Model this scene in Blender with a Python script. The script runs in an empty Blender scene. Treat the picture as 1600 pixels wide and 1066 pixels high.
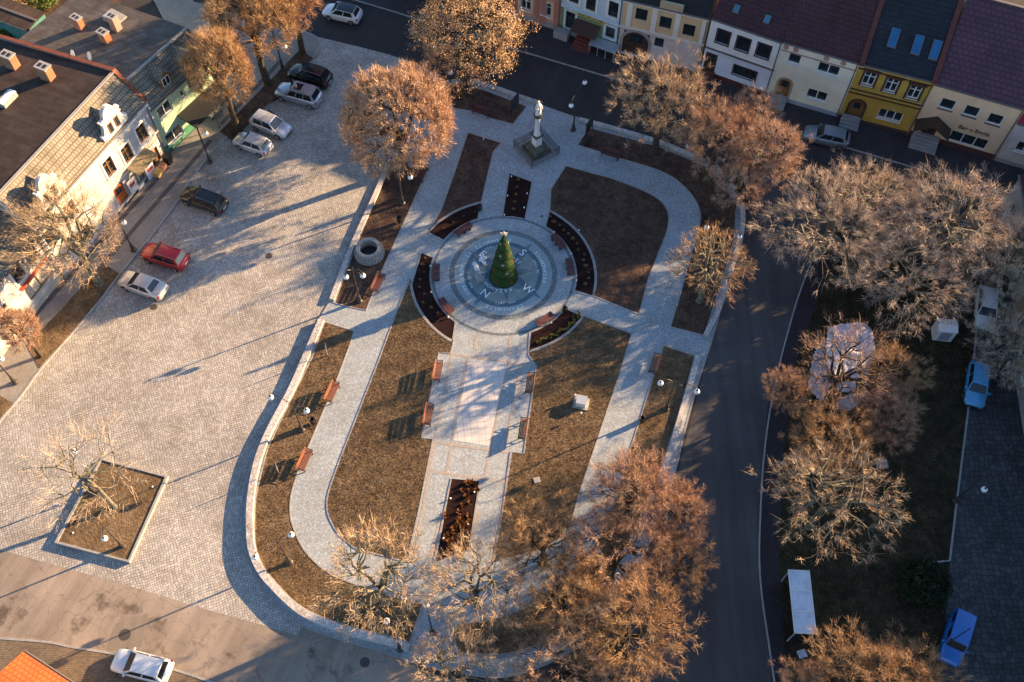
import bpy, bmesh, math, random
import numpy as np
from mathutils import Vector, Matrix, noise
random.seed(7)
PI=math.pi; R_=math.radians
sc=bpy.context.scene
# ---------------------------------------------------------------- camera
F=1570.42; CAMH=72.0
c_r=np.array([0.99980111,0.01720624,0.01008394]); c_u=np.array([-0.01994344,0.86258065,0.50552635]); c_f=np.array([0.0,0.50562691,-0.86275224])
cam=bpy.data.cameras.new('camera'); co=bpy.data.objects.new('camera',cam); sc.collection.objects.link(co)
m=Matrix([[c_r[i],c_u[i],-c_f[i],0] for i in range(3)]+[[0,0,0,1]]); m[2][3]=CAMH
co.matrix_world=m; cam.sensor_width=36; cam.lens=F/1600*36; cam.clip_end=3000; cam.clip_start=.5
sc.camera=co
# ---------------------------------------------------------------- light
SUN_AZ=R_(25.9); SUN_EL=R_(15.5)
w=bpy.data.worlds.new('World'); sc.world=w; w.use_nodes=True
nt=w.node_tree; sky=nt.nodes.new('ShaderNodeTexSky'); sky.sky_type='NISHITA'; sky.sun_disc=False
sky.sun_elevation=SUN_EL; sky.sun_rotation=PI/2-SUN_AZ; sky.air_density=1.0; sky.dust_density=.6; sky.ozone_density=3.0
nt.links.new(sky.outputs[0],nt.nodes['Background'].inputs[0]); nt.nodes['Background'].inputs[1].default_value=.073
sl=bpy.data.lights.new('sun','SUN'); sl.energy=5.0; sl.angle=R_(.5); sl.color=(1,.66,.35)
so=bpy.data.objects.new('sun',sl); sc.collection.objects.link(so)
sd=Vector((math.cos(SUN_AZ)*math.cos(SUN_EL),math.sin(SUN_AZ)*math.cos(SUN_EL),math.sin(SUN_EL)))
so.rotation_euler=sd.to_track_quat('Z','Y').to_euler(); so.location=(60,60,60)
sc.view_settings.view_transform='Standard'; sc.view_settings.look='None'; sc.view_settings.exposure=2.08; sc.view_settings.gamma=1
C=sc.collection
# ---------------------------------------------------------------- helpers
def G(px,py,z=0.0):
    d=(px-800)*c_r-(py-533)*c_u+F*c_f
    t=(z-CAMH)/d[2]; return (d[0]*t,d[1]*t)
def tag(o,label=None,cat=None,group=None,kind=None):
    if label: o['label']=label
    if cat: o['category']=cat
    if group: o['group']=group
    if kind: o['kind']=kind
    return o
def empty(name,loc,rz=0,label=None,cat=None,group=None):
    o=bpy.data.objects.new(name,None); C.objects.link(o); o.location=(loc[0],loc[1],loc[2] if len(loc)>2 else 0); o.rotation_euler=(0,0,rz)
    o.empty_display_size=.3
    return tag(o,label,cat,group)
def setp(o,parent):
    if parent is not None: o.parent=parent
    return o
def mesh_obj(name,verts,faces,mat,parent=None,smooth=False):
    me=bpy.data.meshes.new(name); me.from_pydata([tuple(v) for v in verts],[],faces); me.update()
    if mat: me.materials.append(mat)
    if smooth:
        for p in me.polygons: p.use_smooth=True
    o=bpy.data.objects.new(name,me); C.objects.link(o); return setp(o,parent)
class MB:
    def __init__(s): s.v=[]; s.f=[]
    def add(s,v,f):
        n=len(s.v); s.v+= [tuple(x) for x in v]; s.f+=[tuple(i+n for i in q) for q in f]; return s
    def box(s,c,d,rz=0,M=None):
        hx,hy,hz=d[0]/2,d[1]/2,d[2]/2; vs=[]
        for x,y,z in ((-1,-1,-1),(1,-1,-1),(1,1,-1),(-1,1,-1),(-1,-1,1),(1,-1,1),(1,1,1),(-1,1,1)):
            a,b=x*hx,y*hy; ca,sa=math.cos(rz),math.sin(rz)
            v=Vector((a*ca-b*sa,a*sa+b*ca,z*hz))
            if M is not None: v=M@v
            vs.append((c[0]+v.x,c[1]+v.y,c[2]+v.z))
        return s.add(vs,[(0,3,2,1),(4,5,6,7),(0,1,5,4),(1,2,6,5),(2,3,7,6),(3,0,4,7)])
    def tube(s,pts,rad,n=6,cap=True):
        pts=[Vector(p) for p in pts]
        if not hasattr(rad,'__len__'): rad=[rad]*len(pts)
        vs=[];fs=[]
        ref=None
        for i,p in enumerate(pts):
            t=(pts[min(i+1,len(pts)-1)]-pts[max(i-1,0)]).normalized()
            if ref is None: ref=t.orthogonal().normalized()
            a=(ref-t*ref.dot(t));
            a=a.normalized() if a.length>1e-5 else t.orthogonal().normalized()
            ref=a; b=t.cross(a)
            for k in range(n):
                q=2*PI*k/n; vs.append(p+(a*math.cos(q)+b*math.sin(q))*rad[i])
        for i in range(len(pts)-1):
            for k in range(n):
                fs.append((i*n+k,i*n+(k+1)%n,(i+1)*n+(k+1)%n,(i+1)*n+k))
        if cap: fs.append(tuple(range(n-1,-1,-1))); fs.append(tuple((len(pts)-1)*n+k for k in range(n)))
        return s.add(vs,fs)
    def lathe(s,prof,c=(0,0,0),n=16,cap=True):
        vs=[];fs=[]
        for r,z in prof:
            for k in range(n): vs.append((c[0]+r*math.cos(2*PI*k/n),c[1]+r*math.sin(2*PI*k/n),c[2]+z))
        for i in range(len(prof)-1):
            for k in range(n): fs.append((i*n+k,i*n+(k+1)%n,(i+1)*n+(k+1)%n,(i+1)*n+k))
        if cap: fs.append(tuple(range(n-1,-1,-1))); fs.append(tuple((len(prof)-1)*n+k for k in range(n)))
        return s.add(vs,fs)
    def ball(s,c,r,n=12,sz=1.0):
        prof=[(max(1e-3,r*math.sin(PI*i/8)),-r*sz*math.cos(PI*i/8)) for i in range(9)]
        return s.lathe(prof,c,n)
    def prism(s,pts,z0,z1):
        n=len(pts)
        ar=sum(pts[i][0]*pts[(i+1)%n][1]-pts[(i+1)%n][0]*pts[i][1] for i in range(n))
        if ar<0: pts=pts[::-1]
        vs=[(p[0],p[1],z0) for p in pts]+[(p[0],p[1],z1) for p in pts]
        if n>4:
            from mathutils.geometry import tessellate_polygon
            tri=[t if ((pts[t[1]][0]-pts[t[0]][0])*(pts[t[2]][1]-pts[t[0]][1])-(pts[t[1]][1]-pts[t[0]][1])*(pts[t[2]][0]-pts[t[0]][0]))>0 else t[::-1] for t in tessellate_polygon([[Vector((p[0],p[1],0)) for p in pts]])]
            fs=[tuple(n+i for i in t) for t in tri]
        else: fs=[tuple(range(n,2*n)),tuple(range(n-1,-1,-1))]
        fs+=[(i,(i+1)%n,n+(i+1)%n,n+i) for i in range(n)]
        return s.add(vs,fs)
    def ribbon(s,pts,wd,z0,z1,closed=False):
        n=len(pts); L=[];Rr=[]
        for i in range(n):
            if closed: a=pts[i-1]; b=pts[(i+1)%n]
            else: a=pts[max(i-1,0)]; b=pts[min(i+1,n-1)]
            tx,ty=b[0]-a[0],b[1]-a[1]; l=math.hypot(tx,ty) or 1; nx,ny=-ty/l,tx/l
            # mitre
            if 0<i<n-1 or closed:
                p=pts[i-1]; q=pts[i]; e=math.hypot(q[0]-p[0],q[1]-p[1]) or 1
                cs=abs((-(q[1]-p[1])/e)*nx+((q[0]-p[0])/e)*ny); k=1/max(cs,.5)
            else: k=1
            L.append((pts[i][0]+nx*wd/2*k,pts[i][1]+ny*wd/2*k)); Rr.append((pts[i][0]-nx*wd/2*k,pts[i][1]-ny*wd/2*k))
        zt=z1 if hasattr(z1,'__len__') else [z1]*n
        vs=[]
        for i in range(n): vs+=[(L[i][0],L[i][1],z0),(L[i][0],L[i][1],zt[i]),(Rr[i][0],Rr[i][1],zt[i]),(Rr[i][0],Rr[i][1],z0)]
        fs=[]
        for i in range(n if closed else n-1):
            a=i*4;b=((i+1)%n)*4
            fs+=[(a+1,a+2,b+2,b+1),(a,a+1,b+1,b),(a+2,a+3,b+3,b+2)]
        if not closed: fs+=[(0,3,2,1),(4*n-4,4*n-3,4*n-2,4*n-1)]
        return s.add(vs,fs)
    def build(s,name,mat,parent=None,smooth=False): return mesh_obj(name,s.v,s.f,mat,parent,smooth)
def spline(pts,k=6):
    out=[]; n=len(pts)
    for i in range(n-1):
        p0=pts[max(i-1,0)];p1=pts[i];p2=pts[i+1];p3=pts[min(i+2,n-1)]
        for j in range(k):
            t=j/k
            out.append(tuple(.5*((2*p1[a])+(-p0[a]+p2[a])*t+(2*p0[a]-5*p1[a]+4*p2[a]-p3[a])*t*t+(-p0[a]+3*p1[a]-3*p2[a]+p3[a])*t**3) for a in (0,1)))
    out.append(tuple(pts[-1])); return out
def W(pts,z=0): return [G(p[0],p[1],z) for p in pts]
# ---------------------------------------------------------------- materials
def newmat(name,rough=.85,spec=.3,metal=0):
    m=bpy.data.materials.new(name); m.use_nodes=True; b=m.node_tree.nodes['Principled BSDF']
    b.inputs['Roughness'].default_value=rough; b.inputs['Specular IOR Level'].default_value=spec; b.inputs['Metallic'].default_value=metal
    return m,m.node_tree,b
def nz(t,scale,detail=4,rough=.6,co=None):
    n=t.nodes.new('ShaderNodeTexNoise'); n.inputs['Scale'].default_value=scale; n.inputs['Detail'].default_value=detail; n.inputs['Roughness'].default_value=rough
    if co is not None: t.links.new(co,n.inputs['Vector'])
    return n.outputs['Fac']
def ramp(t,fac,stops):
    r=t.nodes.new('ShaderNodeValToRGB'); t.links.new(fac,r.inputs[0]); e=r.color_ramp.elements
    while len(e)<len(stops): e.new(.5)
    for i,(p,c) in enumerate(stops):
        e[i].position=p; e[i].color=(c[0],c[1],c[2],1) if hasattr(c,'__len__') else (c,c,c,1)
    return r.outputs[0]
def mul(t,a,b,fac=1.0,mode='MULTIPLY'):
    x=t.nodes.new('ShaderNodeMix'); x.data_type='RGBA'; x.blend_type=mode
    if hasattr(fac,'is_linked'): t.links.new(fac,x.inputs[0])
    else: x.inputs[0].default_value=fac
    for k,s in ((6,a),(7,b)):
        if hasattr(s,'is_linked'): t.links.new(s,x.inputs[k])
        else: x.inputs[k].default_value=(s[0],s[1],s[2],1)
    return x.outputs[2]
def coord(t,rot=0,mode='Object'):
    c=t.nodes.new('ShaderNodeTexCoord'); mp=t.nodes.new('ShaderNodeMapping'); t.links.new(c.outputs[mode],mp.inputs[0]); mp.inputs['Rotation'].default_value=(0,0,rot)
    return mp.outputs[0]
def bump(t,b,h,st=.5,dist=.02):
    n=t.nodes.new('ShaderNodeBump'); n.inputs['Strength'].default_value=st; n.inputs['Distance'].default_value=dist
    t.links.new(h,n.inputs['Height']); t.links.new(n.outputs[0],b.inputs['Normal'])
def plain(name,col,var=.25,scale=3,rough=.85,spec=.3,metal=0,bp=0,fine=None):
    m,t,b=newmat(name,rough,spec,metal); c=coord(t)
    f=nz(t,scale,5,.65,c); v=ramp(t,f,[(.3,1-var),(.7,1+var)])
    col_=mul(t,col,v)
    if fine: 
        g=nz(t,fine,3,.7,c); col_=mul(t,col_,ramp(t,g,[(.35,.75),(.65,1.25)]))
        if bp: bump(t,b,g,bp,.03)
    elif bp: bump(t,b,f,bp,.03)
    t.links.new(col_,b.inputs['Base Color']); return m
def setts(name,col,size,rot,joint=.45,var=.3,big=.25,tint=(1,1,1),stain=.5,hexa=False,bst=.6,sp=.4,ro=.62):
    m,t,b=newmat(name,ro,sp); c=coord(t,rot)
    # wobble
    v=t.nodes.new('ShaderNodeTexVoronoi'); v.feature='F1'; v.distance='EUCLIDEAN' if hexa else 'CHEBYCHEV'; v.inputs['Scale'].default_value=1/size; v.inputs['Randomness'].default_value=.25 if not hexa else .55
    e=t.nodes.new('ShaderNodeTexVoronoi'); e.feature='DISTANCE_TO_EDGE'; e.inputs['Scale'].default_value=1/size; e.inputs['Randomness'].default_value=.25 if not hexa else .55
    # offset rows by skewing coords a little with noise
    n0=t.nodes.new('ShaderNodeTexNoise'); n0.inputs['Scale'].default_value=.35; t.links.new(c,n0.inputs['Vector'])
    mx=t.nodes.new('ShaderNodeVectorMath'); mx.operation='MULTIPLY_ADD'; t.links.new(n0.outputs['Color'],mx.inputs[0]); mx.inputs[1].default_value=(.8,.8,0); t.links.new(c,mx.inputs[2])
    for q in (v,e): t.links.new(mx.outputs[0],q.inputs['Vector'])
    sep=t.nodes.new('ShaderNodeSeparateColor'); t.links.new(v.outputs['Color'],sep.inputs[0])
    cell=ramp(t,sep.outputs[0],[(0,1-var),(.6,1.0),(1,1+var*1.2)])
    x=mul(t,col,cell)
    jt=ramp(t,e.outputs['Distance'],[(.03,joint),(.13,1.0)])
    x=mul(t,x,jt)
    big_=nz(t,.12,5,.6,c); x=mul(t,x,ramp(t,big_,[(.3,1-big),(.7,1+big*.6)]))
    st=nz(t,.45,6,.7,c); x=mul(t,x,ramp(t,st,[(.35,(stain,stain*.94,stain*.85)),(.55,(1,1,1))]),.6)
    x=mul(t,x,tint)
    t.links.new(x,b.inputs['Base Color']); bump(t,b,jt,bst,.03); return m
def bricks(name,c1,c2,mort,bw,bh,rot=0,rough=.8,bst=.3,offset=.5,var=.15,mode='Object',msize=.012):
    m,t,b=newmat(name,rough,.3); c=coord(t,rot,mode)
    br=t.nodes.new('ShaderNodeTexBrick'); t.links.new(c,br.inputs['Vector']); br.inputs['Color1'].default_value=(*c1,1); br.inputs['Color2'].default_value=(*c2,1); br.inputs['Mortar'].default_value=(*mort,1)
    br.inputs['Scale'].default_value=1; br.inputs['Brick Width'].default_value=bw; br.inputs['Row Height'].default_value=bh; br.inputs['Mortar Size'].default_value=msize; br.offset=offset
    n=nz(t,.5,5,.6,c); x=mul(t,br.outputs['Color'],ramp(t,n,[(.3,1-var),(.7,1+var)]))
    t.links.new(x,b.inputs['Base Color'])
    inv=t.nodes.new('ShaderNodeMath'); inv.operation='SUBTRACT'; inv.inputs[0].default_value=1; t.links.new(br.outputs['Fac'],inv.inputs[1]); bump(t,b,inv.outputs[0],bst,.02); return m
NROT=math.atan2(-.372,.928); WROT=math.atan2(.8987,.4386)
M={}
M['cobble']=setts('cobble_setts',(.43,.405,.37),.19,R_(-22),joint=.38,var=.20,big=.24,stain=.62)
M['granite']=setts('granite_cubes',(.42,.465,.49),.10,R_(20),joint=.7,var=.20,big=.14,stain=.78,bst=.3,sp=.25,ro=.8)
M['granite2']=setts('granite_band',(.20,.235,.25),.10,0,joint=.6,var=.3,big=.1,stain=.8)
M['strip']=setts('sett_strip',(.33,.34,.35),.10,R_(60),joint=.55,var=.3,big=.1)
M['curbstone']=plain('kerb_granite',(.30,.29,.28),.2,2.5,.8,fine=25)
M['slab']=bricks('pale_slabs',(.60,.565,.53),(.53,.50,.475),(.40,.36,.32),.55,.55,R_(-8),.8,.2,0,.08,msize=.022)
M['band']=plain('sandstone_band',(.34,.30,.26),.15,3,fine=20)
M['wallcap']=setts('wall_setts',(.55,.52,.49),.12,R_(62),joint=.6,var=.25,big=.1)
def grass_mat(name,c1,c2,c3):
    m,t,b=newmat(name,.95,.1); c=coord(t)
    a=nz(t,.25,5,.6,c); f=nz(t,5,4,.75,c); h=nz(t,1.1,5,.7,c)
    x=ramp(t,h,[(.32,c1),(.5,c2),(.68,c3)]); x=mul(t,x,ramp(t,a,[(.3,.75),(.7,1.2)])); x=mul(t,x,ramp(t,f,[(.35,.65),(.65,1.35)]))
    t.links.new(x,b.inputs['Base Color']); bump(t,b,f,1.0,.12); return m
M['earth']=grass_mat('bare_earth',(.060,.036,.027),(.090,.056,.041),(.128,.084,.060))
M['soil']=plain('damp_soil',(.024,.011,.010),.4,1.5,.95,.1,fine=14,bp=.6)
M['glass']=plain('window_glass',(.02,.028,.035),.5,1.2,.08,.8)
M['white']=plain('white_paint',(.72,.72,.70),.06,4,.5)
M['iron']=plain('dark_iron',(.018,.018,.02),.2,5,.5,.5)
M['lampgrey']=plain('lamp_post_paint',(.045,.038,.034),.2,5,.5,.5)
M['wood']=plain('bench_wood',(.19,.075,.042),.25,6,.55,.4)
M['darkwood']=plain('dark_bench_wood',(.10,.036,.034),.2,6,.6,.4)
M['globe']=plain('opal_globe',(.85,.85,.82),.02,4,.25,.5)
M['brickred']=bricks('chimney_brick',(.36,.15,.07),(.28,.12,.06),(.30,.25,.2),.25,.08,0,.9,.3)
M['concrete']=plain('concrete',(.30,.29,.28),.15,3,fine=20)
M['metalroof']=plain('zinc',(.42,.45,.5),.1,3,.4,.5,.3)
M['lawn']=grass_mat('winter_lawn',(.10,.068,.04),(.155,.105,.06),(.21,.145,.085))
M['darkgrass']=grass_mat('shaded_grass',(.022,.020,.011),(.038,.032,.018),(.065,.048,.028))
def asphalt(name,col,crack=0,wet=.3,rot=0):
    m,t,b=newmat(name,.8,.3); c=coord(t,rot)
    a=nz(t,.18,6,.6,c); f=nz(t,14,3,.7,c)
    x=mul(t,col,ramp(t,a,[(.3,1-wet),(.7,1+wet)])); x=mul(t,x,ramp(t,f,[(.3,.8),(.7,1.2)]))
    s=t.nodes.new('ShaderNodeMapping'); s.inputs['Scale'].default_value=(.9,.05,1); t.links.new(c,s.inputs[0]); g=nz(t,1.2,3,.6,s.outputs[0]); x=mul(t,x,ramp(t,g,[(.3,.82),(.7,1.2)]))
    if crack:
        d=t.nodes.new('ShaderNodeTexNoise'); d.inputs['Scale'].default_value=1.2; d.inputs['Detail'].default_value=5; t.links.new(c,d.inputs['Vector'])
        ad=t.nodes.new('ShaderNodeVectorMath'); ad.operation='MULTIPLY_ADD'; t.links.new(d.outputs['Color'],ad.inputs[0]); ad.inputs[1].default_value=(1.3,1.3,0); t.links.new(c,ad.inputs[2])
        e=t.nodes.new('ShaderNodeTexVoronoi'); e.feature='DISTANCE_TO_EDGE'; e.inputs['Scale'].default_value=.55; t.links.new(ad.outputs[0],e.inputs['Vector'])
        x=mul(t,x,ramp(t,e.outputs['Distance'],[(.0,.68),(.018,1)]))
        st=nz(t,.33,7,.65,c); x=mul(t,x,ramp(t,st,[(.36,(.36,.32,.29)),(.44,(1,1,1))]),.85)
    t.links.new(x,b.inputs['Base Color']); bump(t,b,f,.25,.01); return m
M['asphalt']=asphalt('asphalt',(.038,.033,.032),0,.25,R_(22))
M['asphaltE']=asphalt('asphalt_east',(.068,.063,.062),0,.25,R_(0))
M['oldasphalt']=asphalt('old_asphalt',(.25,.205,.165),1,.25,R_(22))
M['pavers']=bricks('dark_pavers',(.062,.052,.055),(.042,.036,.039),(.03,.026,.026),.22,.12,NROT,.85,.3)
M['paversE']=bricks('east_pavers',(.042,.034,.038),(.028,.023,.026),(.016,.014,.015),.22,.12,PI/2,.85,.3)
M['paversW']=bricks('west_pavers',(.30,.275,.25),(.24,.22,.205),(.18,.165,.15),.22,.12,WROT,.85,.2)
M['paverband']=plain('dark_paver_band',(.10,.088,.085),.2,4,fine=20)
M['brownpavers']=bricks('brown_pavers',(.20,.15,.10),(.13,.10,.075),(.07,.055,.04),.22,.12,0,.85,.3)
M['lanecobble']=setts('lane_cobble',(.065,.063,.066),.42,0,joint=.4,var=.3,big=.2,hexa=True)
# ---------------------------------------------------------------- setting
def sheet(name,pts,z0,z1,mat,kind='structure'):
    o=MB().prism(pts,z0,z1).build(name,mat); tag(o,kind=kind); return o
def polyexp(pix): return W(pix)
sheet('ground',[(-300,-200),(300,-200),(300,400),(-300,400)],-1,0,M['asphalt'])
# cobbled square
sq=[(0,659),(63,578),(149,480),(189,428),(263,336),(300,280),(347,222),(415,168),(437,152),(484,97),(497,82),(500,71),(497,62),(489,56),(560,73),(610,86),(660,104),(700,128),(740,240),(700,1020),(660,1030),(596,1020),(541,1004),(500,991),(470,977),(466,993),(300,946),(273,937),(186,911),(24,866),(-141,820)]
sheet('cobbled_square',W(sq),-.05,.006,M['cobble'])
sheet('old_road',W([(-135,800),(24,846),(186,890),(273,915),(300,925),(470,965),(600,1010),(660,1050),(760,1075),(980,1085),(1000,1250),(-100,1250),(-300,1000)]),-.05,.004,M['oldasphalt'])
sheet('east_road',W([(1180,250),(1330,330),(1260,450),(1230,530),(1200,620),(1187,800),(1190,930),(1215,1150),(960,1150),(985,935),(1060,735),(1110,540),(1165,350)]),-.05,.003,M['asphaltE'])
# bottom left pavement with kerb
kb=[(-200,985),(0,998),(75,1004),(110,1011),(181,1023),(250,1040),(330,1066),(420,1100)]
sheet('south_pavement',W(kb+[(500,1250),(-300,1250)]),-.05,.10,M['brownpavers'])
tag(MB().ribbon(W(spline(kb,4)),.16,0,.125).build('kerb',M['curbstone']),kind='structure')
M['castiron']=plain('cast_iron_cover',(.06,.052,.045),.2,6,.6,.4,fine=20)
for px,py,r in ((195,992,.42),(75,1010,.3),(570,1035,.35),(640,70,.35),(240,480,.3),(420,400,.3)):
    x,y=G(px,py); tag(MB().lathe([(r,-.02),(r,.012)],(x,y,0),20).build('manhole_cover',M['castiron']),kind='structure')
M['patch']=asphalt('repair_patch',(.19,.16,.13),0,.2,0)
for P4 in ([(180,975),(232,958),(222,1010),(165,1018)],):
    tag(MB().prism(W(P4),-.02,.008).build('asphalt_patch',M['patch']),kind='structure')
# west pavement
wf=[(420,60),(437,-20),(350,160),(263,243),(205,315),(63,467),(0,535),(-120,660)]
wk=[(-300,1000),(0,659),(63,578),(149,480),(189,428),(263,336),(300,280),(347,222),(415,168),(484,97),(497,82),(500,71),(497,62),(489,56),(470,48),(300,3)]
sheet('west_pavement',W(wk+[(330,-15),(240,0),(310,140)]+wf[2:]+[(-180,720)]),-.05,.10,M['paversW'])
tag(MB().ribbon(W(spline(wk[:-1],4)),.16,0,.125).build('kerb',M['curbstone']),kind='structure')
# darker paver bands along the west pavement
mb=MB()
for a,b in (((263,262),(45,505)),((330,220),(105,480)),((440,95),(345,196))):
    mb.ribbon(W([a,((a[0]+b[0])/2,(a[1]+b[1])/2),b]),.42,.05,.104)
tag(mb.build('pavement_bands',M['paverband']),kind='structure')
# strips of earth along the west kerb
MB().prism(W([(490,92),(468,80),(344,207),(362,220),(413,170),(437,150)]),.05,.13).build('earth_strip',M['earth'])['kind']='structure'
MB().prism(W([(187,429),(166,415),(92,490),(42,540),(62,576),(105,530),(148,479)]),.05,.13).build('earth_strip',M['lawn'])['kind']='structure'
MB().prism(W([(22,632),(-4,616),(-60,690),(-40,700)]),.05,.13).build('earth_strip',M['lawn'])['kind']='structure'
# north pavement
nk=[(380,-52),(520,-9),(600,14.5),(650,30),(794,75),(950,121),(1326,232.5),(1468,274.6),(1600,313),(1760,358)]
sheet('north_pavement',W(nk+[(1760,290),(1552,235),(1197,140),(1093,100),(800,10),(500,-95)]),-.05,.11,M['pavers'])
tag(MB().ribbon(W(nk),.10,0,.12).build('kerb',M['curbstone']),kind='structure')
tag(MB().ribbon(W([(1326,310),(1500,345),(1760,415)]),.15,0,.13).build('kerb',M['curbstone']),kind='structure')
# east island
ek=[(1700,400),(1500,350),(1360,330),(1290,370),(1252,450),(1228,530),(1213,590),(1200,660),(1192,730),(1188,800),(1186,870),(1190,930),(1200,1000),(1212,1080),(1230,1180)]
eks=spline(ek,4)
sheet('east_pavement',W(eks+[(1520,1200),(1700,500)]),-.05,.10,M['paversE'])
tag(MB().ribbon(W(eks),.11,0,.115).build('kerb',M['curbstone']),kind='structure')
isl=[(1500,380),(1380,370),(1300,410),(1270,490),(1246,560),(1232,640),(1222,740),(1217,880),(1224,1000),(1245,1180),(1460,1180),(1470,1020),(1481,880),(1490,800),(1505,680),(1515,600),(1530,440)]
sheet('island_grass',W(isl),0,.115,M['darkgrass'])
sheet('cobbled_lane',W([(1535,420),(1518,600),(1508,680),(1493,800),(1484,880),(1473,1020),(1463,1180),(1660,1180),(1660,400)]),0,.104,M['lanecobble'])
tag(MB().ribbon(W([(1532,440),(1517,600),(1507,680),(1492,800),(1483,877),(1455,880)]),.14,.05,.16).build('kerb',M['curbstone']),kind='structure')
# ------- park
CX,CY,RC=-.8685,48.868,6.17
RO=8.05
def arc(r,a0,a1,n=24): return [(CX+r*math.cos(R_(a0+(a1-a0)*i/n)),CY+r*math.sin(R_(a0+(a1-a0)*i/n))) for i in range(n+1)]
def ang(px,py):
    x,y=G(px,py); return math.degrees(math.atan2(y-CY,x-CX))
wn=spline([(513,477),(534,425),(560,360),(585,295),(603,250),(625,200),(652,160),(690,130),(727,125)],4)
ne=[(800,149),(889,181),(979,205),(1031,222)]+spline([(1085,244),(1118,262),(1148,295),(1160,335),(1158,371),(1147,413),(1127,480)],5)
ss=spline([(1110,538),(1089,603.5),(1068,680),(1055,735),(1030,810),(1005,870),(975,925),(942,970),(919,999),(880,1025),(835,1045),(786,1058),(745,1056),(705,1048),(659.5,1039),(595,1018),(541,1002),(501,989),(474,978.5),(442,951.7),(412.7,919.5),(388.5,876.6),(378,834),(379,790),(386,748),(404,700),(424,655),(456,590),(485,530),(499,500)],4)
park=W(wn+ne+ss)
sheet('park_paving',park,-.05,.06,M['granite'])
tag(MB().ribbon(park,.14,0,.085,True).build('kerb',M['curbstone']),kind='structure')
ZL=.075
kerbs=MB()
def bed(name,pts,mat,z=ZL,kw=.10,kz=.10):
    sheet(name,pts,.02,z,mat); kerbs.ribbon(pts,kw,.03,kz,True)
# lawns (pixel outlines turned into ground points) and ring beds
nwl=W([(731,208),(783,224),(771,238),(762,275),(752,318)])+arc(RO,ang(752,318),ang(675,362),10)+W([(690,327),(712,265)])
bed('lawn',nwl,M['earth'])
nel=W([(884,260),(924,271),(955,279)]+spline([(992,293),(1018,305),(1036.5,319.5),(1044.5,337),(1043,358),(1034,384)],4)+[(1013,436),(998.5,492)])+arc(RO,ang(930,464),ang(857,331),18)+W([(860.5,297)])
bed('lawn',nel,M['earth'])
a1=ang(707,538); a2=ang(640,437)
swl=W([(623,480),(590,569),(561,643)]+spline([(530,722),(514,768),(511,790),(514.6,809.5),(528,833.6),(543,847),(557.5,858),(595,868),(636.7,879)],4)+[(654,800),(676.5,687),(659.4,685.5),(685.7,551.5),(704,553)])+arc(RO,a1,-(360-a2) if a2>0 else a2,14)
bed('lawn',swl,M['lawn'])
sel=W([(826,556),(838,572.5),(818.4,709.7),(798.7,707),(785,800),(770,879),(800,872),(840,862),(870,845),(893,814),(909,760),(968,585),(987,522)])+arc(RO,ang(913,495),ang(826,551),12)
bed('lawn',sel,M['lawn'])
RI=6.32
def ringbed(p0,p1,q1,q0,n=14):  # inner start/end, outer end/start by pixel
    a=ang(*p0);b=ang(*p1)
    if b-a>180: b-=360
    if a-b>180: b+=360
    c=ang(*q1);d=ang(*q0)
    if c-d>180: d+=360
    if d-c>180: d-=360
    return arc(RI,a,b,n)+arc(RO-.12,c,d,n)
bed('flower_bed',ringbed((749,347),(696,379),(672,366),(751,320)),M['soil'])
bed('flower_bed',ringbed((680,404),(714,502),(706,536),(644,430))[:15]+W([(706.7,536)])+arc(RO-.12,ang(706,536),ang(643,445)+(0 if ang(643,445)<0 else -360),12)+W([(658,396)]),M['soil'])
bed('flower_bed',ringbed((852,355),(894.6,455),(928,464),(857,332)),M['soil'])
bed('flower_bed',ringbed((882,482),(828,520),(826,550),(911,495)),M['soil'])
bed('flower_bed',W([(795.6,272),(832,285),(820.5,343),(802,340),(784,339)]),M['soil'])
bed('flower_bed',W([(705,748.6),(750.4,752.5),(733,860),(679,879)]),M['soil'])
# outer belts
bed('earth_belt',W([(604,262),(640,262),(671,263),(596,426),(572,486),(541,479),(522,474),(545,415),(575,340)]),M['earth'])
bed('earth_belt',W([(690.6,140.6),(705,133.5),(726,131.4),(757.6,142),(823,167),(802,195),(768,186.5),(739,174.7),(712,171),(692,158)]),M['earth'])
bed('earth_belt',W([(919.7,200),(979,216),(1029,230)]+spline([(1083,252),(1112,268),(1135,295),(1148,330),(1147,371),(1136,413),(1118,470),(1100,526)],4)+[(1047,511.5),(1060,470),(1081,394)]+spline([(1090,368),(1094,342),(1090,321),(1076,300),(1055,281),(1034,269.6),(1007.6,260)],4)+[(968,248.6),(939,239),(902.5,227.6)]),M['earth'])
eb2=W([(1036.5,540.4),(1086,557)]+spline([(1068,620),(1038,716),(1010,790),(975,860),(940,920),(905,965)],4)+spline([(905,965),(880,985),(840,1008),(790,1022),(740,1022),(715,1020)],4)[1:]+[(706,985)]+spline([(720,975),(780,965),(840,940),(890,895),(930,850),(952,808)],4)+[(979,722),(1022,585)])
bed('earth_belt',eb2,M['lawn'])
bed('earth_belt',W([(507,504),(553,518),(549,534),(523,603.5),(509,635),(482.5,698)]+spline([(465,740),(455,775),(454,807),(461,831),(474,858),(498.5,884.6),(523,901),(560,915),(610,932),(662,945)],4)+[(640,1004)]+spline([(600,992),(541,978),(488,958),(461,941),(434,914),(412,886),(400,855),(398,820),(400,780),(406,750)],4)+[(418,703),(436,664),(462,611),(488,559)]),M['lawn'])
tag(kerbs.build('lawn_edging',M['curbstone']),kind='structure')
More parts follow.
